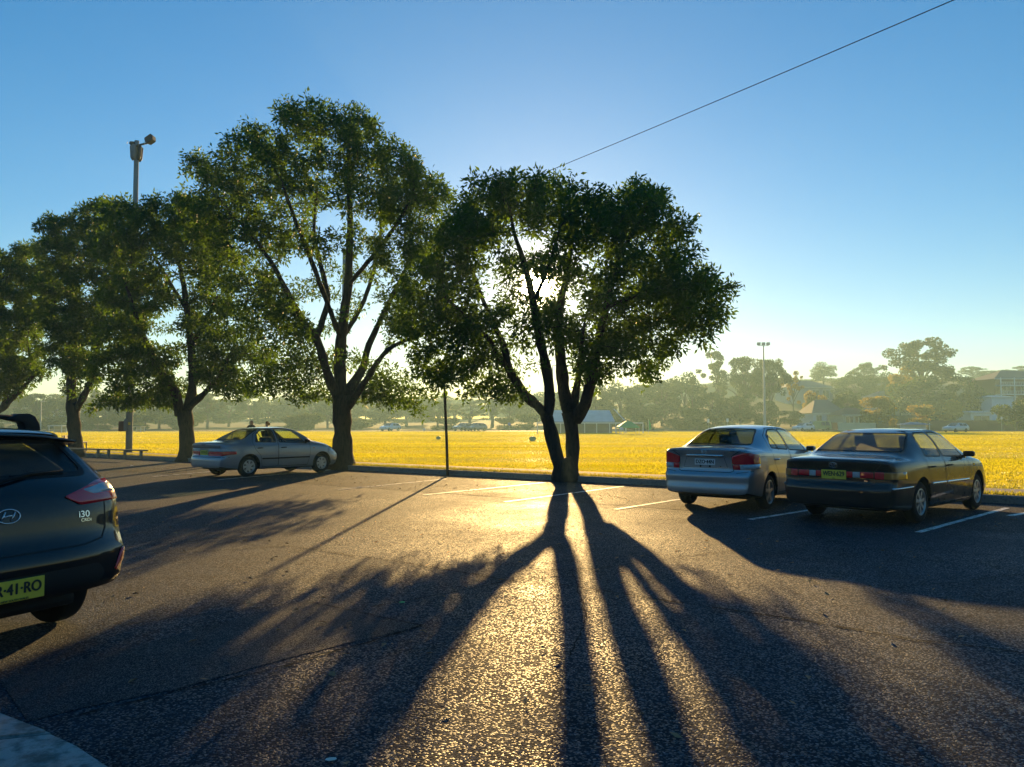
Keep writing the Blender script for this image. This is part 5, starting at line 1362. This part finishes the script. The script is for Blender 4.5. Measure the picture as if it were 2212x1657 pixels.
bm = bmesh.new(); bx(bm, xa, PX(1332) - o.location.x, -3.88, -.65, zv - .05, zv - .002); obj_bm('verandah_roof', bm, M_ROOF3, o)
for px in (1161, 1187, 1211, 1237, 1263, 1289, 1317, 1330, 1352, 1389):
    xk = PX(px) - o.location.x; bm = bmesh.new(); bx(bm, xk - .06, xk + .06, -4.03, -3.91, -.05, zv - .161); obj_bm('post', bm, M_FRW, o)
bm = bmesh.new(); tube(bm, [(PX(1334) - o.location.x, -.3, zr_ + .1), (PX(1352) - o.location.x, -3.9, zv + .1)], .06, 6); obj_bm('brace', bm, M_FRW, o)
M_GRN = simple('green_canvas', (.05, .42, .13), .7, scale=4, var=.1)
Yg = 97.0; gxm = PX(1356, Yg); gw = 43 / FPX * Yg / 2
o = empty('pop_up_canopy', (gxm, Yg, KH)); tag(o, 'bright green pop up canopy standing at the far touchline', 'canopy')
zg, zp = at(0, 921.5, Yg).z - KH, at(0, 908, Yg).z - KH
bm = bmesh.new(); c0 = [bm.verts.new((sx * gw, sy * gw, zg)) for sx, sy in ((-1,-1),(1,-1),(1,1),(-1,1))]; c1 = [bm.verts.new((sx * gw * .35, sy * gw * .35, zg + (zp - zg) * .72)) for sx, sy in ((-1,-1),(1,-1),(1,1),(-1,1))]; top = bm.verts.new((0, 0, zp)); c2 = [bm.verts.new((sx * gw, sy * gw, zg - .18)) for sx, sy in ((-1,-1),(1,-1),(1,1),(-1,1))]
for k in range(4): bm.faces.new((c0[k], c0[(k+1) % 4], c1[(k+1) % 4], c1[k])); bm.faces.new((c1[k], c1[(k+1) % 4], top)); bm.faces.new((c2[k], c2[(k+1) % 4], c0[(k+1) % 4], c0[k]))
obj_bm('canopy', bm, M_GRN, o)
for sx, sy in ((-1,-1),(1,-1),(1,1),(-1,1)):
    bm = bmesh.new(); tube(bm, [(sx*gw*.97, sy*gw*.97, -.02), (sx*gw*.97, sy*gw*.97, zg - .01)], .03, 6); obj_bm('leg', bm, M_FRW, o)
bm = bmesh.new(); tube(bm, [(0, 0, 0), (.05, .02, 1.2)], .02, 6); xq = PX(1402, 98); bm.free()
o = empty('feather_flag', (PX(1401, 99), 99, KH)); tag(o, 'small green feather flag beside the green canopy', 'flag')
bm = bmesh.new(); tube(bm, [(0, 0, 0), (0, 0, 1.9)], .02, 6); obj_bm('flag_pole', bm, M_FRW, o)
bm = bmesh.new(); prism(bm, [(.02, .5), (.35, .65), (.3, 1.3), (.02, 1.9)], -.006, .006, Matrix(((1,0,0,0),(0,0,1,0),(0,1,0,0),(0,0,0,1)))); obj_bm('flag_cloth', bm, M_GRN, o)
o = empty('folding_chair', (PX(1343, 96), 95.5, KH), .4); tag(o, 'white folding chair standing under the green canopy', 'chair')
bm = bmesh.new(); bx(bm, -.25, .25, -.22, .22, .40, .44); obj_bm('seat', bm, M_FRW, o)
bm = bmesh.new(); bx(bm, -.25, .25, .19, .23, .55, .9); obj_bm('backrest', bm, M_FRW, o)
for sx in (-.22, .22):
    for sy in (-.2, .2): bm = bmesh.new(); tube(bm, [(sx, -sy, 0), (sx, sy, .40 if sy < 0 else .9)], .018, 6); obj_bm('leg', bm, M_FRW, o)
# two squat green markers on the turf
M_GRN2 = simple('green_plastic', (.10, .30, .13), .5, scale=5); M_GRN3 = simple('pale_green_plastic', (.30, .46, .24), .5, scale=5)
for px, py, w, lab in ((947, 949.5, 10, 'small squat green drum lying on the field, the one nearer the thin dark pole'), (1150.5, 953, 15, 'larger squat green drum lying on the field beside the forked tree')):
    g = gp(px, py, KH - .012); r_ = w / FPX * g.y / 2
    o = empty('green_drum', g); tag(o, lab, 'drum', 'green drums on the field')
    Mx = Matrix.Translation((0, 0, r_ * .72)) @ Matrix.Rotation(math.pi/2, 4, 'X') @ Matrix.Diagonal((1, .74, 1, 1))
    bm = bmesh.new(); lathe(bm, [(r_*.82, r_*.6), (r_*.97, r_*.5), (r_, r_*.2), (r_, -r_*.2), (r_*.97, -r_*.5), (r_*.82, -r_*.6)], 20, Mx); obj_bm('shell', bm, M_GRN2, o, True)
    for e in (.6, -.6): bm = bmesh.new(); lathe(bm, [(.005, r_*e*.94), (r_*.82, r_*e*.97)], 20, Mx); obj_bm('end_face', bm, M_GRN3, o, True)

# ------------------------------------------------------------------ poles, signs and shelters far off
M_GALV = simple('galvanised_steel', (.33, .34, .35), .5, .6, scale=4)
Yp = 138; X = PX(1652, Yp); zt = at(1652, 747, Yp).z - KH
o = empty('flood_light_mast', (X, Yp, KH)); tag(o, 'tall slim mast with three flood lights above the hazy trees', 'light mast')
bm = bmesh.new(); tube(bm, [(0, 0, -.1), (0, 0, zt * .5), (0, 0, zt)], [.28, .2, .1], 10); obj_bm('mast', bm, M_GALV, o)
bm = bmesh.new(); bx(bm, -.95, .95, -.05, .05, zt - .05, zt + .05); obj_bm('crossarm', bm, M_GALV, o)
for xk in (-.85, 0, .85): bm = bmesh.new(); bx(bm, xk - .3, xk + .3, -.25, .2, zt + .1, zt + .62, Matrix.Rotation(.0, 4, 'X')); bevel_all(bm, .05, 1); obj_bm('flood_light', bm, M_GALV, o)
def pole_sign(px, py0, py1, Y, wpx, mat, label, name='sign_post', round_=False):
    X = PX(px, Y); z0 = KH; o = empty(name, (X, Y, z0)); tag(o, label, 'sign'); a, b = at(px, py0, Y).z - z0, at(px, py1, Y).z - z0; w = wpx / FPX * Y / 2
    bm = bmesh.new(); tube(bm, [(0, .05, -.05), (0, .05, a)], .035, 6); obj_bm('post', bm, M_GALV, o)
    bm = bmesh.new()
    if round_: lathe(bm, [(.001, .02), (w, .02), (w, 0), (.001, 0)], 20, Matrix.Translation((0, 0, (a+b)/2)) @ Matrix.Rotation(math.pi/2, 4, 'X'))
    else: bx(bm, -w, w, -.02, .0, b, a)
    obj_bm('sign_panel', bm, mat, o)
pole_sign(1530, 905, 913, 132, 5, M_FRW, 'small white notice on a thin post left of the tall light mast'); pole_sign(1571.5, 904, 911.5, 132, 5, M_FRW, 'small white notice on a thin post closest to the tall light mast')
pole_sign(1100, 912.5, 919.5, 124, 7, simple('blue_sign', (.03, .10, .45), .5), 'round blue sign on a post behind the forked tree', 'round_sign', True)
pole_sign(916, 925, 930, 120, 6, M_FRW, 'low white sign by the field edge near the thin dark pole')
pole_sign(2164, 900, 906, 128, 4, M_FRW, 'thin pale post with small plate before the brown fence')
# light poles seen against the haze
for px, py, Y, lab in ((1194, 640, 150, 'very thin distant pole seen between the forked trunks'), (155+16, 840, 150, 'thin distant pole behind the straight trunked tree'), (88, 868, 150, 'thin distant pole behind the black hatchback')):
    X = PX(px, Y); o = empty('distant_pole', (X, Y, KH)); tag(o, lab, 'pole'); z = at(px, max(py, 790), Y).z - KH
    bm = bmesh.new(); tube(bm, [(0, 0, -.1), (0, 0, z)], [.14, .07], 8); obj_bm('shaft', bm, M_GALV, o); bm = bmesh.new(); bx(bm, -.05, .7, -.08, .08, z - .02, z + .1); obj_bm('lantern', bm, M_GALV, o)
# dugout shelter, yellow kiosk, blue shelter
def shelter(name, label, x0, x1, yt, yb, Y, mat, roofm, pitched=False):
    A, Bq = PX(x0, Y), PX(x1, Y); o = empty(name, ((A+Bq)/2, Y, KH)); tag(o, label, 'shelter'); W = Bq - A; h = at(0, yt, Y).z - KH
    bm = bmesh.new(); bx(bm, -W/2 + .06, W/2 - .06, 1.2, 1.25, .05, h * .86); obj_bm('back_panel', bm, mat, o)
    for sx in (-1, 1):
        for yy in (.05, 1.3): bm = bmesh.new(); bx(bm, sx*W/2 - .05, sx*W/2 + .05, yy - .04, yy + .04, -.05, h * .88); obj_bm('post', bm, M_FRW, o)
    bm = bmesh.new()
    if pitched:
        v = [bm.verts.new(p) for p in ((-W/2-.3, -.4, h*.7), (W/2+.3, -.4, h*.7), (W/2+.3, 2.6, h*.7), (-W/2-.3, 2.6, h*.7), (-W*.12, 1.1, h), (W*.12, 1.1, h))]
        for f in ((0,1,5,4), (1,2,5), (2,3,4,5), (3,0,4)): bm.faces.new([v[i] for i in f])
    else: bx(bm, -W/2 - .15, W/2 + .15, -.2, 1.5, h * .89, h)
    obj_bm('roof', bm, roofm, o)
    bm = bmesh.new(); bx(bm, -W/2 + .1, W/2 - .1, .75, 1.1, .38, .45); obj_bm('seat', bm, M_FRW, o)
shelter('dugout_shelter', 'small white framed dugout shelter with pale back panel at the field edge', 106, 133, 919, 936, 112, M_WC, M_FRW)
shelter('kiosk_shelter', 'small yellow lit kiosk at the field edge right of the flood light pole', 287, 304, 921, 933, 122, M_WC, M_WC)
shelter('blue_shelter', 'low blue grey pitched shelter behind the dark sedan roof', 1953, 2008, 911.5, 928, 138, M_WW, simple('blue_canvas', (.12, .20, .32), .7), True)

# ------------------------------------------------------------------ cars parked far off
def far_car(px, py, Y, heading, mat, label, van=False, L=4.2):
    g = Vector((PX(px, Y), Y, KH + .01)); o = empty('parked_van' if van else 'parked_car', g, R(90) - heading); tag(o, label, 'van' if van else 'car', 'cars parked beyond the field')
    prof = [(-L/2, .3), (-L/2, .85), (-L/2 + .1, 1.75), (L/2 - 1.2, 1.85), (L/2 - .5, 1.1), (L/2, .95), (L/2, .3)] if van else [(-L/2, .3), (-L/2 - .02, .7), (-L/2 + .1, .95), (-L/2 + .6, 1.4), (-L/2 + 2.2, 1.45), (L/2 - 1.1, .95), (L/2 - .15, .8), (L/2, .6), (L/2, .3)]
    M = Matrix(((1,0,0,0),(0,0,1,0),(0,1,0,0),(0,0,0,1)))
    bm = bmesh.new(); prism(bm, prof, -.83, .83, M); bmesh.ops.recalc_face_normals(bm, faces=bm.faces[:])
    for v in bm.verts:
        if v.co.z > 1.05: v.co.y *= .8
    bevel_all(bm, .06, 2); obj_bm('body', bm, mat, o, True)
    zt = 1.72 if van else 1.38; x0 = -L/2 + (.35 if van else .55)
    for sd_ in (1, -1):
        for a, b in ((x0, x0 + .8), (x0 + .9, x0 + 1.65)):
            bm = bmesh.new(); v = [bm.verts.new(p) for p in ((a, sd_*.815, .98), (b, sd_*.815, .98), (b, sd_*.70, zt - .05), (a + .12, sd_*.70, zt - .05))]; bm.faces.new(v); w = obj_bm('window', bm, M_PANE, o); md = w.modifiers.new('s', 'SOLIDIFY'); md.thickness = .05; md.offset = 0
    for sx in (-L/2 + .8, L/2 - .85):
        for sd_ in (1, -1):
            bm = bmesh.new(); lathe(bm, [(.01, .1), (.18, .1), (.29, .08), (.31, .03), (.31, -.1), (.01, -.1)], 16, Matrix.Translation((sx, sd_ * .78, .31)) @ Matrix.Rotation(-math.pi/2*sd_, 4, 'X')); obj_bm('wheel', bm, M_RUB, o, True)
    bm = bmesh.new(); v = [bm.verts.new(p) for p in (((L/2 - 1.15), -.62, 1.0), ((L/2 - 1.15), .62, 1.0), (-L/2 + 2.35, .55, 1.40), (-L/2 + 2.35, -.55, 1.40))]
    if van: 
        for q, p in zip(v, ((L/2-.52, -.7, 1.16), (L/2-.52, .7, 1.16), (L/2-1.14, .6, 1.76), (L/2-1.14, -.6, 1.76))): q.co = p
    bm.faces.new(v); w = obj_bm('windscreen', bm, M_PANE, o); md = w.modifiers.new('s', 'SOLIDIFY'); md.thickness = .06; md.offset = 0
    for sd_ in (1, -1): bm = bmesh.new(); bx(bm, L/2 - .06, L/2 + .015, sd_*.62 - .14, sd_*.62 + .14, .62, .74); obj_bm('headlight', bm, M_CLR, o)
P_BLUE = simple('pale_blue_car', (.30, .40, .50), .3, .4, coat=1); P_WHITE = simple('white_car', (.62, .63, .65), .35, coat=1); P_GREEN = simple('green_van_paint', (.28, .34, .14), .5); P_GREY = simple('grey_car', (.12, .14, .17), .3, .4, coat=1)
far_car(2064, 934, 120, R(-115), P_BLUE, 'pale blue hatchback parked in front of the long brown fence')
far_car(1735, 930, 139, R(-120), P_WHITE, 'white car parked beside the green van before the pale bungalow')
far_car(1767, 932, 141, R(-100), P_GREEN, 'olive green van parked before the pale bungalow', True, 4.5)
far_car(843, 930, 138, R(-150), P_WHITE, 'white car parked across the field behind the tallest domed tree')
far_car(1001, 932, 139, R(-140), P_GREY, 'grey car across the field behind the thin dark pole'); far_car(1029, 932, 139, R(-140), P_GREY, 'grey car across the field closer to the club shed')
# ------------------------------------------------------------------ flood light pole behind the trees
M_POLE = simple('weathered_pole', (.20, .21, .19), .85, scale=3, bump=.4); M_DSTEEL = simple('dark_steel', (.03, .032, .035), .6, .3)
M_BOXB = simple('rusty_box', (.13, .07, .05), .8, scale=9); M_BOXG = simple('grey_box', (.16, .18, .19), .6, scale=6)
gL = gp(278, 977, KH - .02); YL = gL.y; pm = YL / FPX
o = empty('flood_light_pole', gL); tag(o, 'tall weathered flood light pole rising above the kerb trees', 'light pole')
zT = at(278, 304.5, YL).z - gL.z
def zl(py): return at(278, py, YL).z - gL.z
bm = bmesh.new(); tube(bm, [(.01, 0, -.3), (0, 0, 1), (-.01, 0, zT * .3), (.02, 0, zT * .6), (0, 0, zT)], [.155, .15, .14, .12, .11], 14); obj_bm('pole', bm, M_POLE, o, True)
for dx, dy in ((-.17, -.08), (.17, -.08), (.0, -.22), (-.1, .17), (.12, .17)):
    bm = bmesh.new(); tube(bm, [(dx*.75, dy*.75, zl(347)), (dx, dy, zl(341)), (dx*1.12, dy*1.12, zl(318)), (dx*1.12, dy*1.12, zl(316))], [.05, .085, .10, .08], 10); obj_bm('ballast_can', bm, M_BOXG if dx < .1 else M_DSTEEL, o, True)
bm = bmesh.new(); tube(bm, [(-.30, 0, zl(320)), (0, -.12, zl(319)), (.12, -.12, zl(316)), (.72, -.1, zl(309))], [.035, .04, .05, .045], 8); arm = obj_bm('arm', bm, M_DSTEEL, o, True)
for cx_, cz, tilt in ((.68, zl(303.5), -.55), (-.18, zl(311.5), .15)):
    M = Matrix.Translation((cx_, -.08, cz)) @ Matrix.Rotation(tilt, 4, 'Y'); s_ = 1 if cx_ > 0 else .55
    bm = bmesh.new(); prism(bm, [(-.22*s_, -.05*s_), (-.16*s_, .14*s_), (.20*s_, .17*s_), (.26*s_, .05*s_), (.16*s_, -.14*s_), (-.12*s_, -.16*s_)], -.18*s_, .18*s_, M @ Matrix(((1,0,0,0),(0,0,1,0),(0,1,0,0),(0,0,0,1)))); bmesh.ops.recalc_face_normals(bm, faces=bm.faces[:]); bevel_all(bm, .015, 1)
    fl = obj_bm('flood_light', bm, M_DSTEEL, o)
    bm = bmesh.new(); tube(bm, [M @ Vector((-.22*s_, -.19, 0)), M @ Vector((-.30*s_, -.19, -.22*s_))], .012, 6); obj_bm('bracket', bm, M_GALV, fl)
bm = bmesh.new(); bx(bm, -.43, -.17, -.2, .08, zl(932), zl(910)); bevel_all(bm, .012, 1); bo = obj_bm('meter_box', bm, M_BOXB, o)
bm = bmesh.new(); bx(bm, -.168, -.0, -.22, .05, zl(930), zl(906)); bevel_all(bm, .01, 1); obj_bm('switch_box', bm, M_BOXG, o)
bm = bmesh.new(); bx(bm, .02, .12, -.165, -.145, zl(918), zl(912)); obj_bm('pole_tag', bm, M_PY, o)
bm = bmesh.new(); lathe(bm, [(.20, -.05), (.20, .10), (.155, .14)], 14); obj_bm('footing', bm, M_BOXB, o)

# ------------------------------------------------------------------ thin dark service pole, its wire
M_RPOLE = simple('dark_rusty_pole', (.045, .025, .018), .7, .2, scale=10, bump=.3)
gS = gp(967.5, 1018, KH - .02); YS = gS.y
tl = at(960, 832, YS) - gS
o = empty('steel_post', gS); tag(o, 'thin dark leaning steel post on the verge between two trees', 'post')
bm = bmesh.new(); tube(bm, [(0, 0, -.3), tl * .35, tl * .7, tl], [.042, .040, .038, .036], 10); obj_bm('shaft', bm, M_RPOLE, o, True)
bm = bmesh.new(); lathe(bm, [(.004, .03), (.03, .02), (.044, 0), (.042, -.03)], 10, Matrix.Translation(tl)); obj_bm('cap', bm, M_RPOLE, o)
bm = bmesh.new(); lathe(bm, [(.004, .02), (.08, .02), (.09, 0), (.05, -.02)], 12, Matrix.Translation((0, 0, .03))); obj_bm('base_plate', bm, M_RPOLE, o)
M_WIRE = simple('black_cable', (.012, .012, .014), .6)
YW = 46.0; W0 = at(744, 535, YW); W1 = at(2060, 0, 10.0); SAG = .55
u1 = .62                                             # share of the span at which the cable leaves the picture
W2 = W0 + (W1 + Vector((0, 0, SAG * 4 * u1 * (1 - u1))) - W0) / u1
pts = []
for i in range(49):
    u = i / 48; p = W0.lerp(W2, u); p.z -= SAG * 4 * u * (1 - u); pts.append(p)
bm = bmesh.new(); tube(bm, pts, .0075, 6); wo_ = obj_bm('overhead_cable', bm, M_WIRE); tag(wo_, 'single black overhead cable crossing the sky', 'cable')
for Wp, lab, zg in ((W0, 'plain timber pole on the field hidden behind the tallest domed tree', KH), (W2, 'plain timber pole carrying the near end of the overhead cable', 0)):
    o = empty('timber_pole', (Wp.x, Wp.y, zg)); tag(o, lab, 'pole'); hz_ = Wp.z - zg
    bm = bmesh.new(); tube(bm, [(0, 0, -.3), (0, 0, hz_ - .08)], [.14, .10], 12); obj_bm('shaft', bm, M_POLE, o, True)
    bm = bmesh.new(); lathe(bm, [(.001, .06), (.03, .05), (.04, 0), (.02, -.08)], 10, Matrix.Translation((0, 0, hz_))); obj_bm('insulator', bm, M_FRW, o)

# ------------------------------------------------------------------ low rails along the verge, bench behind the straight tree
M_TIMB = simple('grey_timber', (.20, .17, .13), .8, scale=8, bump=.4)
def low_rail(p0, p1, legs, label):
    A = gp(p0[0], p0[1], KH - .012); Bq = gp(p1[0], p1[1], KH - .012); d = (Bq - A); L = d.length
    o = empty('low_rail', (A + Bq) / 2, math.atan2(d.y, d.x)); tag(o, label, 'rail', 'low timber rails on the verge')
    bm = bmesh.new(); bx(bm, -L/2, L/2, -.09, .09, .23, .285); bevel_all(bm, .01, 1); obj_bm('plank', bm, M_TIMB, o)
    for f in legs: bm = bmesh.new(); bx(bm, L*(f-.5) - .035, L*(f-.5) + .035, -.05, .05, -.1, .229); obj_bm('leg', bm, M_TIMB, o)
low_rail((139.6, 981), (222, 984), (.12, .88), 'low timber rail on legs passing behind the straight trunked tree')
low_rail((225, 984), (316, 987), (.11, .5, .88), 'low timber rail on three legs in front of the flood light pole')
o = empty('park_bench', Vector((PX(167, 38.2), 38.2, KH - .012)), R(20)); tag(o, 'slatted park bench half hidden behind the straight tree trunk', 'bench')
for k in range(4): bm = bmesh.new(); bx(bm, -.42 + k*.21, -.26 + k*.21, -.8, .8, .42, .455); bevel_all(bm, .006, 1); obj_bm('seat_slat', bm, M_TIMB, o)
for k in range(3): bm = bmesh.new(); bx(bm, -.50 - k*.012, -.47 - k*.012, -.8, .8, .50 + k*.10, .58 + k*.10); obj_bm('back_slat', bm, M_TIMB, o)
for y in (-.65, .65):
    bm = bmesh.new(); bx(bm, -.46, -.40, y - .03, y + .03, -.05, .78); obj_bm('leg', bm, M_DSTEEL, o)
    bm = bmesh.new(); bx(bm, .30, .36, y - .03, y + .03, -.05, .419); obj_bm('leg', bm, M_DSTEEL, o)
    bm = bmesh.new(); bx(bm, -.399, .299, y - .025, y + .025, .36, .418); obj_bm('seat_bearer', bm, M_DSTEEL, o)

# ------------------------------------------------------------------ two people talking on the path behind the older sedan
M_SKIN = simple('skin', (.55, .30, .20), .6, scale=8, var=.1)
def person(name, label, px, Y, height, rz, top, trousers, hairm, hair_long, seed):
    X = PX(px, Y); o = empty(name, (X, Y, KH - .01), rz); tag(o, label, 'person', None)
    k = height / 1.75
    V = [(0, 0, .98), (0, .01, 1.12), (0, .015, 1.30), (0, 0, 1.44), (0, -.005, 1.52), (0, -.015, 1.59), (0, -.02, 1.655), (0, -.02, 1.715)]
    r = [.155, .15, .165, .11, .058, .082, .090, .052]; E = [(0,1),(1,2),(2,3),(3,4),(4,5),(5,6),(6,7)]; mi = {}
    def chain(start, pts, rr):
        prev = start
        for p, q in zip(pts, rr): V.append(p); r.append(q); E.append((prev, len(V)-1)); prev = len(V)-1
        return prev
    hands = []
    for s in (1, -1):
        hands.append(chain(3, [(s*.18, 0, 1.42), (s*.235, .02, 1.15), (s*.22, -.10, .93), (s*.21, -.14, .86)], [.062, .05, .038, .036]))
        chain(0, [(s*.095, 0, .90), (s*.10, -.02, .50), (s*.105, .03, .09), (s*.11, -.06, .04), (s*.115, -.15, .035)], [.10, .068, .048, .045, .035])
    for hnd, s in zip(hands, (1, -1)):
        for f in range(4): chain(hnd, [(s*(.20), -.165 + f*.018, .82 - .004*f), (s*(.195), -.175 + f*.018, .775), (s*.185, -.17 + f*.018, .745 + .008*abs(f-1.5))], [.011, .010, .008])
        chain(hnd, [(s*.185, -.185, .845), (s*.175, -.20, .81)], [.012, .009])
    me = bpy.data.meshes.new('body'); me.from_pydata([tuple(c * k for c in v) for v in V], E, []); me.update()
    tmp = bpy.data.objects.new('tmp', me); COL.objects.link(tmp)
    sk = tmp.modifiers.new('skin', 'SKIN'); tmp.modifiers.new('sub', 'SUBSURF').levels = 2
    for i, q in enumerate(r): me.skin_vertices[0].data[i].radius = (q * k, q * k * (.72 if i < 4 else 1)); 
    me.skin_vertices[0].data[0].use_root = True
    dg = bpy.context.evaluated_depsgraph_get(); m2 = bpy.data.meshes.new_from_object(tmp.evaluated_get(dg)); bpy.data.objects.remove(tmp); m2.name = 'body'
    m2.materials.clear()
    for m in (M_SKIN, top, trousers, M_RUB): m2.materials.append(m)
    for p in m2.polygons:
        c = p.center / k; p.use_smooth = True
        p.material_index = 0 if c.z > 1.475 or (abs(c.x) > .17 and c.z < .90 and c.z > .7) else 1 if c.z > .92 else 2 if c.z > .10 else 3
    b = link('body', m2, None, o)
    # face and hair
    hc = Vector((0, -.02, 1.635)) * k
    bm = bmesh.new(); bmesh.ops.create_uvsphere(bm, u_segments=10, v_segments=8, radius=.016 * k, matrix=Matrix.Translation(hc + Vector((0, -.098 * k, -.01 * k)))); obj_bm('nose', bm, M_SKIN, o, True)
    for s in (1, -1):
        bm = bmesh.new(); bmesh.ops.create_uvsphere(bm, u_segments=8, v_segments=6, radius=.011 * k, matrix=Matrix.Translation(hc + Vector((s * .032 * k, -.082 * k, .02 * k)))); obj_bm('eye', bm, M_INK, o, True)
        bm = bmesh.new(); bmesh.ops.create_uvsphere(bm, u_segments=8, v_segments=6, radius=.024 * k, matrix=Matrix.Translation(hc + Vector((s * .088 * k, .005 * k, 0))) @ Matrix.Diagonal((.4, .8, 1.2, 1))); obj_bm('ear', bm, M_SKIN, o, True)
    bm = bmesh.new(); bx(bm, hc.x - .025, hc.x + .025, hc.y - .088 * k, hc.y - .07 * k, hc.z - .058, hc.z - .048); obj_bm('mouth', bm, M_BOXB, o)
    bm = bmesh.new(); bmesh.ops.create_uvsphere(bm, u_segments=18, v_segments=14, radius=.098 * k, matrix=Matrix.Translation(hc + Vector((0, .014 * k, .022 * k))) @ Matrix.Diagonal((.95, 1.08, 1.08, 1)))
    cutz = hc.z + (.02 if not hair_long else -.17) * k
    dl = [f for f in bm.faces if (f.calc_center_median().y < hc.y - .045 * k and f.calc_center_median().z < hc.z + .07 * k) or f.calc_center_median().z < hc.z - .02 * k and not hair_long]
    bmesh.ops.delete(bm, geom=dl, context='FACES')
    if hair_long: bmesh.ops.create_uvsphere(bm, u_segments=12, v_segments=8, radius=.05 * k, matrix=Matrix.Translation(hc + Vector((0, .11 * k, .0)))  @ Matrix.Diagonal((1, 1.1, 1.3, 1)))
    for v in bm.verts: v.co += Vector((random.gauss(0, .002), random.gauss(0, .002), random.gauss(0, .002)))
    if hairm is None: bm.free()
    else: obj_bm('hair', bm, hairm, o, True)
person('person', 'bald person in dark jacket standing behind the older silver sedan', 543, 31.5, 1.53, R(60), simple('dark_jacket', (.015, .018, .02), .8), simple('dark_trousers', (.02, .022, .03), .9), None, False, 1)
person('person', 'person with tied reddish brown hair standing behind the older silver sedan', 577.5, 31.8, 1.44, R(-75), simple('rust_top', (.12, .04, .03), .85), simple('dark_trousers', (.02, .022, .03), .9), simple('red_brown_hair', (.20, .07, .025), .7), True, 2)

# ------------------------------------------------------------------ small litter on the asphalt
M_DRYL = simple('dry_leaf', (.22, .14, .06), .8, scale=30, var=.5); M_PAPER = simple('paper', (.6, .58, .52), .8, scale=10, var=.1)
def leaf_litter(name, n, poly, label):
    xs = []; 
    P = [gp(*p) for p in poly]; x0, x1 = min(p.x for p in P), max(p.x for p in P); y0, y1 = min(p.y for p in P), max(p.y for p in P)
    V, Fq = [], []
    while len(Fq) < n:
        x, y = random.uniform(x0, x1), random.uniform(y0, y1)
        if not inside([(p.x, p.y) for p in P], x, y): continue
        a, L = random.uniform(0, 6.28), random.uniform(.035, .075); c, s = math.cos(a), math.sin(a); w = L * .28; b = len(V)
        V += [(x, y, .012), (x + c*L*.5 - s*w, y + s*L*.5 + c*w, .012 + random.uniform(.004, .02)), (x + c*L, y + s*L, .012 + random.uniform(0, .02)), (x + c*L*.5 + s*w, y + s*L*.5 - c*w, .012 + random.uniform(.004, .02))]
        Fq.append((b, b+1, b+2, b+3))
    me = bpy.data.meshes.new(name); me.from_pydata(V, [], Fq); o = link(name, me, M_DRYL); tag(o, label, 'leaves', None, 'stuff')
leaf_litter('leaf_litter', 420, [(140, 1003), (1200, 1046), (2212, 1105), (2212, 1150), (1200, 1075), (140, 1020)], 'scattered dry fallen leaves on the asphalt along the kerb')
leaf_litter('lane_litter', 160, [(200, 1100), (2000, 1180), (2212, 1657), (300, 1657)], 'sparse dry leaves scattered over the open car park lane')
xs = []
V, Fq = [], []
for k in range(500):
    uu, nn = random.uniform(-30, 16), random.uniform(.16, .70) if random.random() < .7 else random.uniform(.7, 3)
    p = kp(uu, nn, KH); a, L = random.uniform(0, 6.28), random.uniform(.05, .10); c_, s_ = math.cos(a), math.sin(a); w = L * .28; b = len(V); x, y, z = p.x, p.y, KH + .012
    V += [(x, y, z), (x + c_*L*.5 - s_*w, y + s_*L*.5 + c_*w, z + random.uniform(.004, .03)), (x + c_*L, y + s_*L, z + random.uniform(0, .03)), (x + c_*L*.5 + s_*w, y + s_*L*.5 - c_*w, z + random.uniform(.004, .03))]; Fq.append((b, b+1, b+2, b+3))
me = bpy.data.meshes.new('verge_litter'); me.from_pydata(V, [], Fq); tag(link('verge_litter', me, M_DRYL), 'dry fallen leaves lying on the verge and path under the kerb trees', 'leaves', None, 'stuff')
def scrap(px, py, s, mat, label, name='paper_scrap'):
    g = gp(px, py, .012); bm = bmesh.new(); n = 7; top = bm.verts.new((0, 0, s * .25)); ring = [bm.verts.new((math.cos(6.283*k/n) * s * random.uniform(.6, 1.1), math.sin(6.283*k/n) * s * random.uniform(.5, .9), random.uniform(0, s * .12))) for k in range(n)]
    for k in range(n): bm.faces.new((ring[k], ring[(k+1) % n], top))
    o = obj_bm(name, bm, mat); o.location = g; tag(o, label, 'litter')
scrap(519 * .5486 * 1.0, 1007, .10, M_PAPER, 'crumpled white paper scrap on the asphalt near the straight trunked tree')
scrap(777, 1053, .07, M_PAPER, 'crumpled pale scrap on the asphalt beside the older sedan'); scrap(869, 1301, .035, M_GRN, 'tiny bright green scrap lying on the open asphalt'); scrap(715, 1640, .03, M_PAPER, 'tiny white scrap lying close to the concrete apron')

# unseen trees added behind the camera to darken reflections and ambient light
for k in range(15):
    o = far_tree(1106, 905, 60.0, 10, 'round', k % 2, 0.0, 'leafy tree added out of view behind the camera to darken reflections', 'unseen trees added behind the camera')
    o.location = (-44 + k * 6.4 + random.uniform(-1, 1), -15 - random.uniform(0, 5), 0); hh = random.uniform(8.5, 12); o.scale = (hh * .85, hh * .85, hh)
# ------------------------------------------------------------------ morning haze
bm = bmesh.new(); bx(bm, -640, 640, -330, 680, -1.4, 30)
hz_m = bpy.data.materials.new('haze_air'); hz_m.use_nodes = True
hn = hz_m.node_tree.nodes; hn.clear()
pv = hn.new('ShaderNodeVolumePrincipled'); ho = hn.new('ShaderNodeOutputMaterial')
pv.inputs['Color'].default_value = (.55, .90, 1.0, 1); pv.inputs['Density'].default_value = HAZE = .00085
pv.inputs['Anisotropy'].default_value = .42
hz_m.node_tree.links.new(pv.outputs[0], ho.inputs['Volume'])
hz = obj_bm('haze', bm, hz_m); tag(hz, 'thin pale morning haze over the field and car park', 'haze', None, 'stuff')
